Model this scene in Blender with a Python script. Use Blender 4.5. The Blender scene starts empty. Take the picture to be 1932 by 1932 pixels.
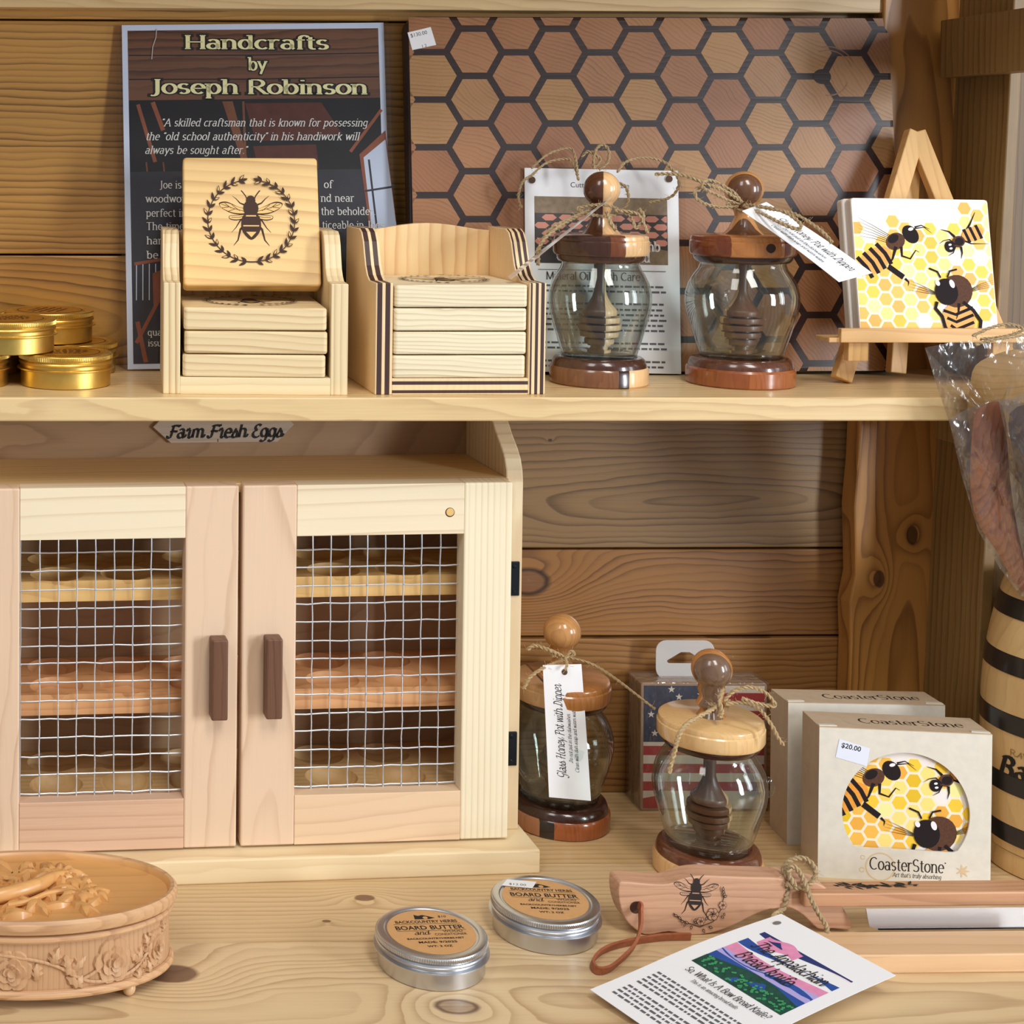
import bpy, bmesh, math, random
from mathutils import Vector, Matrix, Euler
random.seed(7)
sc = bpy.context.scene
COL = sc.collection
U = 0.01                                  # every length below is in centimetres
PI = math.pi
# ------------------------------------------------------------------ camera
F, PPX, PPY = 2900.0, 150.0, 416.0        # focal length and principal point of the cropped phone picture (1932 px frame)
PITCH, YAW, ROLL = 0.040, 0.026, 0.004
ZC = 51.66                                 # lens height above the lower shelf
RCAM = (Matrix.Rotation(-YAW, 3, 'Z') @ Matrix.Rotation(PI/2 - PITCH, 3, 'X') @ Matrix.Rotation(ROLL, 3, 'Z'))
cam = bpy.data.cameras.new('camera'); camo = bpy.data.objects.new('camera', cam); COL.objects.link(camo)
camo.matrix_world = Matrix.Translation((0, 0, ZC*U)) @ RCAM.to_4x4()
cam.sensor_fit = 'HORIZONTAL'; cam.sensor_width = 36.0; cam.lens = 36.0*F/1932
cam.shift_x = (966 - PPX)/1932; cam.shift_y = (PPY - 966)/1932
cam.clip_start = 0.02
sc.camera = camo
# ------------------------------------------------------------------ light and exposure
sc.view_settings.view_transform = 'Standard'; sc.view_settings.look = 'None'
sc.view_settings.exposure = 0.0; sc.view_settings.gamma = 1.0; sc.view_settings.use_curve_mapping = False
wd = bpy.data.worlds.new('shop_interior'); sc.world = wd; wd.use_nodes = True
wd.node_tree.nodes['Background'].inputs[0].default_value = (0.90, 0.93, 1.0, 1)
wd.node_tree.nodes['Background'].inputs[1].default_value = 0.30
def area(name, loc, target, sx, sy, power, col):
    l = bpy.data.lights.new(name, 'AREA'); l.shape = 'RECTANGLE'; l.size = sx*U; l.size_y = sy*U
    l.energy = power; l.color = col
    o = bpy.data.objects.new(name, l); COL.objects.link(o)
    o.location = Vector(loc)*U
    o.rotation_euler = (Vector(target) - Vector(loc)).to_track_quat('-Z', 'Y').to_euler()
    return o
area('daylight_window', (235, -95, 62), (25, 112, 28), 32, 120, 52.0, (0.90, 0.95, 1.0))
area('daylight_window', (320, -20, 70), (25, 112, 28), 45, 120, 13.0, (0.88, 0.95, 1.0))
area('ceiling_light', (60, -60, 230), (25, 112, 25), 60, 120, 31.0, (1.0, 0.97, 0.92))
area('ceiling_light', (-90, -40, 220), (25, 112, 25), 60, 120, 16.0, (1.0, 0.97, 0.92))
# ------------------------------------------------------------------ pixel -> place helpers (used to work out sizes and positions)
def ray(px, py):
    return RCAM @ Vector(((px-PPX)/F, -(py-PPY)/F, -1.0))
def P(px, py, Y):
    d = ray(px, py); k = Y/d.y
    return Vector((d.x*k, Y, ZC + d.z*k))
def PZ(px, py, Z):
    d = ray(px, py); k = (Z-ZC)/d.z
    return Vector((d.x*k, d.y*k, Z))
# ------------------------------------------------------------------ colours and materials
def lin(c):
    def f(v):
        v = v/255.0
        return v/12.92 if v <= 0.04045 else ((v+0.055)/1.055)**2.4
    return (f(c[0]), f(c[1]), f(c[2]), 1.0)
class E:
    """a node socket with arithmetic"""
    nt = None
    def __init__(s, k): s.k = k
    @staticmethod
    def m(op, *a, clamp=False):
        n = E.nt.nodes.new('ShaderNodeMath'); n.operation = op; n.use_clamp = clamp
        for i, v in enumerate(a):
            if isinstance(v, E): E.nt.links.new(v.k, n.inputs[i])
            else: n.inputs[i].default_value = v
        return E(n.outputs[0])
    def __add__(s, o): return E.m('ADD', s, o)
    def __radd__(s, o): return E.m('ADD', s, o)
    def __sub__(s, o): return E.m('SUBTRACT', s, o)
    def __rsub__(s, o): return E.m('SUBTRACT', o, s)
    def __mul__(s, o): return E.m('MULTIPLY', s, o)
    def __rmul__(s, o): return E.m('MULTIPLY', s, o)
    def __truediv__(s, o): return E.m('DIVIDE', s, o)
    def __pow__(s, o): return E.m('POWER', s, o)
    def f(s, op, *a, **k): return E.m(op, s, *a, **k)
def vec(x, y, z):
    n = E.nt.nodes.new('ShaderNodeCombineXYZ')
    for i, v in enumerate((x, y, z)):
        if isinstance(v, E): E.nt.links.new(v.k, n.inputs[i])
        else: n.inputs[i].default_value = v
    return n.outputs[0]
def noise(v, scale=1.0, detail=2.0, rough=0.5):
    n = E.nt.nodes.new('ShaderNodeTexNoise'); n.inputs['Scale'].default_value = scale
    n.inputs['Detail'].default_value = detail; n.inputs['Roughness'].default_value = rough
    E.nt.links.new(v, n.inputs['Vector'])
    return E(n.outputs[0])
def mixc(f, a, b):
    n = E.nt.nodes.new('ShaderNodeMix'); n.data_type = 'RGBA'; n.clamp_factor = True
    for i, v in ((0, f), (6, a), (7, b)):
        if isinstance(v, E): E.nt.links.new(v.k, n.inputs[i])
        else: n.inputs[i].default_value = v
    return E(n.outputs[2])
def coords(rand=0.0):
    t = E.nt.nodes.new('ShaderNodeTexCoord'); s = E.nt.nodes.new('ShaderNodeSeparateXYZ')
    E.nt.links.new(t.outputs['Object'], s.inputs[0])
    c = [E(s.outputs[i])*100.0 for i in range(3)]
    if rand:
        oi = E.nt.nodes.new('ShaderNodeObjectInfo'); r = E(oi.outputs['Random'])
        c = [c[0] + r*rand, c[1] + r*(rand*0.37), c[2] + r*(rand*0.61)]
    return c
def newmat(name):
    m = bpy.data.materials.new(name); m.use_nodes = True
    E.nt = m.node_tree
    return m, m.node_tree.nodes['Principled BSDF']
def plain(name, c, rough=0.5, metal=0.0, coat=0.0, spec=0.5, var=0.0, vs=2.0):
    m, b = newmat(name)
    b.inputs['Base Color'].default_value = lin(c); b.inputs['Roughness'].default_value = rough
    b.inputs['Metallic'].default_value = metal; b.inputs['Coat Weight'].default_value = coat
    b.inputs['Coat Roughness'].default_value = 0.1; b.inputs['Specular IOR Level'].default_value = spec
    if var:
        x, y, z = coords(); n = noise(vec(x, y, z), vs, 3.0)
        k = mixc((n-0.3)*2.2, tuple(v*(1-var) for v in lin(c)[:3])+(1,), lin(c))
        m.node_tree.links.new(k.k, b.inputs['Base Color'])
    m.diffuse_color = lin(c)
    return m
def wood(name, light, dark, axis='X', ring=0.7, cen=(14.0, 6.0), warp=0.5, amt=0.6, knots=(), rough=0.5, coat=0.0,
         fiber=0.25, low=0.2, seed=0.0, slope=0.02, rand=0.0, sharp=3.0, face=None, wlen=0.06, knotcol=(62, 34, 20)):
    """pith axis along `axis`; rings around (cen) measured in the two other axes; knots = (along, across, radius)"""
    m, b = newmat(name)
    c = coords(rand); c = [v + seed for v in c] if seed else c
    order = {'X': (0, 2, 1), 'Z': (2, 0, 1), 'Y': (1, 0, 2)}[axis]
    if face == 'top' and axis == 'X': order = (0, 1, 2)
    if face == 'side' and axis == 'Z': order = (2, 1, 0)
    a, u, w = (c[i] for i in order)
    n1 = noise(vec(a*wlen, u*0.22, w*0.22), 1.0, 2.0) - 0.5
    n2 = noise(vec(a*wlen*5, u*0.7, w*0.7), 1.0, 2.0) - 0.5
    uu = u - cen[0] + n1*(warp*6.0) + n2*warp
    ww = w - cen[1] + n1*(warp*3.0) + a*slope
    r = (uu*uu + ww*ww).f('SQRT')
    kmask = kin = None
    for kq in knots:
        ka, ku, kr = kq[:3]
        da = (a - (ka+seed))*0.62; du = u - (ku+seed)
        d = (da*da + du*du + n2*(kr*0.5)).f('ABSOLUTE').f('SQRT')
        r = r + (d*d*(-1.0/(kr*kr*6.0))).f('EXPONENT')*(kr*3.2)
        q = ((d*(-1.0/kr)) + 1.0)*5.0
        q = q.f('MINIMUM', 1.0).f('MAXIMUM', 0.0)
        kmask = q if kmask is None else kmask.f('MAXIMUM', q)
        if len(kq) > 3:                     # ring knot: dark bark around paler heartwood
            i_ = ((d*(-1.0/kr) + 0.74)*7.0).f('MINIMUM', 1.0).f('MAXIMUM', 0.0)
            kin = i_ if kin is None else kin.f('MAXIMUM', i_)
    t = r/ring
    fr = t.f('FRACT'); fl = t.f('FLOOR')
    wn = E.nt.nodes.new('ShaderNodeTexWhiteNoise'); wn.noise_dimensions = '1D'
    E.nt.links.new(fl.k, wn.inputs['W'])
    line = (fr**sharp)*(1.0 - fr**22.0)*(E(wn.outputs[0])*0.9 + 0.45)
    fb = noise(vec(a*0.14, u*5.0, w*5.0), 1.0, 4.0, 0.65)
    lo = noise(vec(a*0.035+7.1, u*0.16, w*0.16), 1.0, 2.0)
    fac = (line*amt + (lo-0.45)*low*1.6 + (fb-0.5)*fiber*1.2).f('MINIMUM', 1.0).f('MAXIMUM', 0.0)
    col = mixc(fac, lin(light), lin(dark))
    if kmask is not None: col = mixc(kmask*0.85, col, lin(knotcol))
    if kin is not None: col = mixc(kin*0.9, col, mixc(fb, lin(light), lin((112, 74, 58))))
    nt = m.node_tree
    nt.links.new(col.k, b.inputs['Base Color'])
    b.inputs['Roughness'].default_value = rough; b.inputs['Coat Weight'].default_value = coat
    b.inputs['Coat Roughness'].default_value = 0.16
    bp = nt.nodes.new('ShaderNodeBump'); bp.inputs['Strength'].default_value = 0.10; bp.inputs['Distance'].default_value = 0.0015
    nt.links.new((fac*-1.0).k, bp.inputs['Height']); nt.links.new(bp.outputs[0], b.inputs['Normal'])
    m.diffuse_color = lin(light)
    return m
def layered(name, bands, direction, rough=0.22, coat=0.6, fiber=0.35, amt=0.35):
    """glued-up wood: bands = [(upper limit in cm along direction, light, dark), ...]"""
    m, b = newmat(name)
    x, y, z = coords()
    d = x*direction[0] + y*direction[1] + z*direction[2]
    fb = noise(vec(x*3.0, y*3.0, z*0.5), 1.0, 4.0, 0.6)
    ln = ((x*1.7 + y*2.3 + (noise(vec(x*0.5, y*0.5, z*0.12), 1.0, 2.0)*5.0))*1.2).f('FRACT')**2.5
    f = ((fb-0.4)*fiber*2.0 + ln*amt).f('MINIMUM', 1.0).f('MAXIMUM', 0.0)
    col = mixc(f, lin(bands[-1][1]), lin(bands[-1][2]))
    for lim, l, k in reversed(bands[:-1]):
        col = mixc(d.f('LESS_THAN', lim), col, mixc(f, lin(l), lin(k)))
    m.node_tree.links.new(col.k, b.inputs['Base Color'])
    b.inputs['Roughness'].default_value = rough; b.inputs['Coat Weight'].default_value = coat
    b.inputs['Coat Roughness'].default_value = 0.08
    m.diffuse_color = lin(bands[0][1])
    return m
def clear(name, tint=(255, 255, 255), rough=0.02, base=0.04, edge=0.6, power=3.0, bump=0.0, bscale=0.6, film=0.0):
    """thin clear glass or film: straight-through light with a reflecting skin that grows towards grazing view"""
    m = bpy.data.materials.new(name); m.use_nodes = True; nt = m.node_tree; E.nt = nt
    nt.nodes.remove(nt.nodes['Principled BSDF']); out = nt.nodes['Material Output']
    tr = nt.nodes.new('ShaderNodeBsdfTransparent'); tr.inputs[0].default_value = lin(tint)
    gl = nt.nodes.new('ShaderNodeBsdfGlossy'); gl.inputs['Roughness'].default_value = rough
    lw = nt.nodes.new('ShaderNodeLayerWeight'); lw.inputs['Blend'].default_value = 0.5
    fac = (E(lw.outputs['Facing'])**power)*edge + base
    mx = nt.nodes.new('ShaderNodeMixShader'); nt.links.new(fac.k, mx.inputs[0])
    nt.links.new(tr.outputs[0], mx.inputs[1]); nt.links.new(gl.outputs[0], mx.inputs[2])
    if bump:
        x, y, z = coords()
        h = noise(vec(x, y, z*0.6), bscale, 3.0)
        bp = nt.nodes.new('ShaderNodeBump'); bp.inputs['Strength'].default_value = bump; bp.inputs['Distance'].default_value = 0.02
        nt.links.new(h.k, bp.inputs['Height']); nt.links.new(bp.outputs[0], gl.inputs['Normal']); nt.links.new(bp.outputs[0], lw.inputs['Normal'])
    last = mx.outputs[0]
    if film:
        df = nt.nodes.new('ShaderNodeBsdfDiffuse'); df.inputs[0].default_value = (0.9, 0.9, 0.9, 1)
        m2 = nt.nodes.new('ShaderNodeMixShader'); m2.inputs[0].default_value = film
        nt.links.new(last, m2.inputs[1]); nt.links.new(df.outputs[0], m2.inputs[2]); last = m2.outputs[0]
    nt.links.new(last, out.inputs[0])
    return m
# ------------------------------------------------------------------ mesh building
class MB:
    def __init__(s): s.v, s.f, s.mi = [], [], []
    def add(s, vs, fs, mi=0):
        o = len(s.v); s.v += [tuple(p) for p in vs]
        for f in fs: s.f.append([i+o for i in f]); s.mi.append(mi)
        return s
    def box(s, x0, x1, y0, y1, z0, z1, mi=0):
        vs = [(x, y, z) for x in (x0, x1) for y in (y0, y1) for z in (z0, z1)]
        return s.add(vs, [(0, 1, 3, 2), (4, 6, 7, 5), (0, 4, 5, 1), (2, 3, 7, 6), (0, 2, 6, 4), (1, 5, 7, 3)], mi)
    def prism(s, poly, fn0, fn1, mi=0, caps=True):
        n = len(poly); vs = [fn0(p) for p in poly] + [fn1(p) for p in poly]
        fs = [(i, (i+1) % n, n+(i+1) % n, n+i) for i in range(n)]
        if caps: fs += [tuple(range(n-1, -1, -1)), tuple(range(n, 2*n))]
        return s.add(vs, fs, mi)
    def slabxz(s, poly, y0, y1, mi=0):      # outline in x,z pushed along y
        return s.prism(poly, lambda p: (p[0], y0, p[1]), lambda p: (p[0], y1, p[1]), mi)
    def slabxy(s, poly, z0, z1, mi=0):
        return s.prism(poly, lambda p: (p[0], p[1], z0), lambda p: (p[0], p[1], z1), mi)
    def slabyz(s, poly, x0, x1, mi=0):
        return s.prism(poly, lambda p: (x0, p[0], p[1]), lambda p: (x1, p[0], p[1]), mi)
    def lathe(s, prof, n=48, c=(0, 0, 0), sx=1.0, sy=1.0, mi=0, close=True, mfn=None):
        o = len(s.v); k = len(prof)
        for r, z in prof:
            for i in range(n):
                t = 2*PI*i/n
                s.v.append((c[0]+r*sx*math.cos(t), c[1]+r*sy*math.sin(t), c[2]+z))
        for j in range(k-1):
            for i in range(n):
                s.f.append([o+j*n+i, o+j*n+(i+1) % n, o+(j+1)*n+(i+1) % n, o+(j+1)*n+i])
                s.mi.append(mfn(j) if mfn else mi)
        if close:
            if prof[0][0] > 1e-4: s.f.append([o+i for i in range(n-1, -1, -1)]); s.mi.append(mfn(0) if mfn else mi)
            if prof[-1][0] > 1e-4: s.f.append([o+(k-1)*n+i for i in range(n)]); s.mi.append(mfn(k-2) if mfn else mi)
        return s
    def tube(s, path, r, n=6, mi=0, caps=True):
        path = [Vector(p) for p in path]; k = len(path); o = len(s.v)
        up = Vector((0.13, 0.21, 0.97)); prev = None
        for j in range(k):
            t = (path[min(j+1, k-1)] - path[max(j-1, 0)])
            if t.length < 1e-9: t = Vector((1, 0, 0))
            t.normalize()
            a = (prev - t*prev.dot(t)) if prev is not None else t.cross(up)
            if a.length < 1e-6: a = t.cross(Vector((1, 0, 0)))
            a.normalize(); prev = a; b2 = t.cross(a)
            rr = r[j] if isinstance(r, (list, tuple)) else r
            for i in range(n):
                q = 2*PI*i/n
                s.v.append(tuple(path[j] + a*(rr*math.cos(q)) + b2*(rr*math.sin(q))))
        for j in range(k-1):
            for i in range(n):
                s.f.append([o+j*n+i, o+j*n+(i+1) % n, o+(j+1)*n+(i+1) % n, o+(j+1)*n+i]); s.mi.append(mi)
        if caps:
            s.f.append([o+i for i in range(n-1, -1, -1)]); s.mi.append(mi)
            s.f.append([o+(k-1)*n+i for i in range(n)]); s.mi.append(mi)
        return s
    def ball(s, c, r, sx=1, sy=1, sz=1, n=20, m=12, mi=0):
        prof = [(max(1e-5, r*math.sin(PI*j/m)), -r*math.cos(PI*j/m)*sz) for j in range(m+1)]
        return s.lathe(prof, n, c, sx, sy, mi)
    def merge(s, o, fn=None):
        k = len(s.v); s.v += [tuple(fn(Vector(p))) if fn else p for p in o.v]
        s.f += [[i+k for i in f] for f in o.f]; s.mi += o.mi
        return s
def build(name, mb, mats, parent=None, bevel=0.0, smooth=False, loc=None, rot=None, ang=35, label=None, seg=2):
    me = bpy.data.meshes.new(name)
    me.from_pydata([(x*U, y*U, z*U) for x, y, z in mb.v], [], mb.f)
    if not isinstance(mats, (list, tuple)): mats = [mats]
    for m in mats: me.materials.append(m)
    if len(mats) > 1: me.polygons.foreach_set('material_index', mb.mi)
    me.update()
    if smooth:
        me.polygons.foreach_set('use_smooth', [True]*len(me.polygons)); me.set_sharp_from_angle(angle=math.radians(ang))
    o = bpy.data.objects.new(name, me); COL.objects.link(o)
    if parent is not None: o.parent = parent
    if loc is not None: o.location = Vector(loc)*U
    if rot is not None: o.rotation_euler = rot
    if bevel:
        b = o.modifiers.new('edge', 'BEVEL'); b.width = bevel*U; b.segments = seg; b.limit_method = 'ANGLE'; b.angle_limit = math.radians(40)
    if label: o['label'] = label
    return o
def thing(name, label, cat, loc=(0, 0, 0), rot=(0, 0, 0), group=None):
    o = bpy.data.objects.new(name, None); COL.objects.link(o); o.empty_display_size = 0.02
    o.location = Vector(loc)*U; o.rotation_euler = rot
    return tag(o, label, cat, group)
def tag(o, label, cat, group=None):
    o['label'] = label; o['category'] = cat
    if group: o['group'] = group
    return o
def dup(root, loc, rot=None, label=None):
    """copy a thing with its parts and sub-parts"""
    r = root.copy(); COL.objects.link(r); r.location = Vector(loc)*U
    if rot is not None: r.rotation_euler = rot
    if label: r['label'] = label
    def kids(a, b):
        for ch in list(a.children):
            c = ch.copy(); COL.objects.link(c); c.parent = b
            kids(ch, c)
    kids(root, r)
    return r
def cr(pts, n=8, closed=False):
    """smooth curve through points"""
    pts = [Vector(p) for p in pts]; k = len(pts); out = []
    for i in range(k if closed else k-1):
        if closed: a, b, c, d = pts[(i-1) % k], pts[i], pts[(i+1) % k], pts[(i+2) % k]
        else: a, b, c, d = pts[max(i-1, 0)], pts[i], pts[i+1], pts[min(i+2, k-1)]
        for j in range(n):
            t = j/n
            out.append(0.5*((2*b) + (c-a)*t + (2*a-5*b+4*c-d)*t*t + (3*b-a-3*c+d)*t*t*t))
    if not closed: out.append(pts[-1])
    return out
def cr2(pts, n=6, closed=True):
    return [(p.x, p.y) for p in cr([(x, y, 0) for x, y in pts], n, closed)]
def rrect(x0, x1, z0, z1, r, n=5):
    out = []
    for cx, cz, a0 in ((x1-r, z1-r, 0), (x0+r, z1-r, 90), (x0+r, z0+r, 180), (x1-r, z0+r, 270)):
        for i in range(n+1):
            a = math.radians(a0 + 90*i/n); out.append((cx+r*math.cos(a), cz+r*math.sin(a)))
    return out
def circ(cx, cy, r, n=24, ry=None, a0=0, a1=360):
    ry = r if ry is None else ry
    full = abs(a1-a0) >= 360
    return [(cx+r*math.cos(math.radians(a0+(a1-a0)*i/(n if full else n-1))), cy+ry*math.sin(math.radians(a0+(a1-a0)*i/(n if full else n-1)))) for i in range(n)]
def clip(poly, x0, x1, y0, y1):
    for ax, lim, sg in ((0, x0, 1), (0, x1, -1), (1, y0, 1), (1, y1, -1)):
        out = []
        for i in range(len(poly)):
            p, q = poly[i], poly[(i+1) % len(poly)]
            ip, iq = (p[ax]-lim)*sg >= 0, (q[ax]-lim)*sg >= 0
            if ip: out.append(p)
            if ip != iq:
                t = (lim-p[ax])/(q[ax]-p[ax]); out.append((p[0]+(q[0]-p[0])*t, p[1]+(q[1]-p[1])*t))
        poly = out
        if len(poly) < 3: return []
    return poly
def twine(mb, pts, r=0.09, n=8, turns=1.6, fuzz=4, close=False, seedv=1):
    """two-ply jute string through points, with stray fibres"""
    path = cr(pts, n); rnd = random.Random(seedv)
    L = [0.0]
    for i in range(1, len(path)): L.append(L[-1] + (path[i]-path[i-1]).length)
    for ph in (0, PI):
        sp = []
        for i, p in enumerate(path):
            t = (path[min(i+1, len(path)-1)] - path[max(i-1, 0)]).normalized()
            a = t.cross(Vector((0.1, 0.3, 1))).normalized(); b2 = t.cross(a)
            q = L[i]*turns*2*PI/1.1 + ph
            sp.append(p + a*(r*0.62*math.cos(q)) + b2*(r*0.62*math.sin(q)))
        mb.tube(sp, r*0.72, 5)
    for i in range(int(fuzz*L[-1])):
        p = path[rnd.randrange(len(path))]
        d = Vector((rnd.uniform(-1, 1), rnd.uniform(-1, 0.6), rnd.uniform(-1, 1))).normalized()
        e = d.cross(Vector((rnd.uniform(-1, 1), rnd.uniform(-1, 1), rnd.uniform(-1, 1))))
        l = rnd.uniform(0.15, 0.55)
        mb.tube([p, p+d*l*0.5+e*0.05, p+d*l*0.9+e*0.2], 0.011, 3, caps=False)
    return mb
# ------------------------------------------------------------------ lettering
_tc = {}
def sans(text, size=1.0, align='LEFT', slant=0.0, sx=1.0, bold=0.0):
    """flat letters of the built-in font, as triangles in x,y"""
    key = (text, bold)
    if key not in _tc:
        cu = bpy.data.curves.new('t', 'FONT'); cu.body = text; cu.resolution_u = 3; cu.offset = bold
        ob = bpy.data.objects.new('t', cu); COL.objects.link(ob)
        me = bpy.data.meshes.new_from_object(ob)
        _tc[key] = ([(v.co.x, v.co.y) for v in me.vertices], [list(p.vertices) for p in me.polygons])
        bpy.data.objects.remove(ob); bpy.data.curves.remove(cu); bpy.data.meshes.remove(me)
    vs, fs = _tc[key]
    if not vs: return [], [], 0
    w = max(v[0] for v in vs)
    off = {'LEFT': 0, 'CENTER': -w/2, 'RIGHT': -w}[align]
    return [((x+off+y*slant)*size*sx, y*size) for x, y in vs], fs, w*size*sx
def _L(*a): return [(a[i], a[i+1]) for i in range(0, len(a), 2)]
def _A(cx, cy, rx, ry, a0, a1):
    n = max(5, int(abs(a1-a0)/24))
    return [(cx+rx*math.cos(math.radians(a0+(a1-a0)*i/n)), cy+ry*math.sin(math.radians(a0+(a1-a0)*i/n))) for i in range(n+1)]
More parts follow.
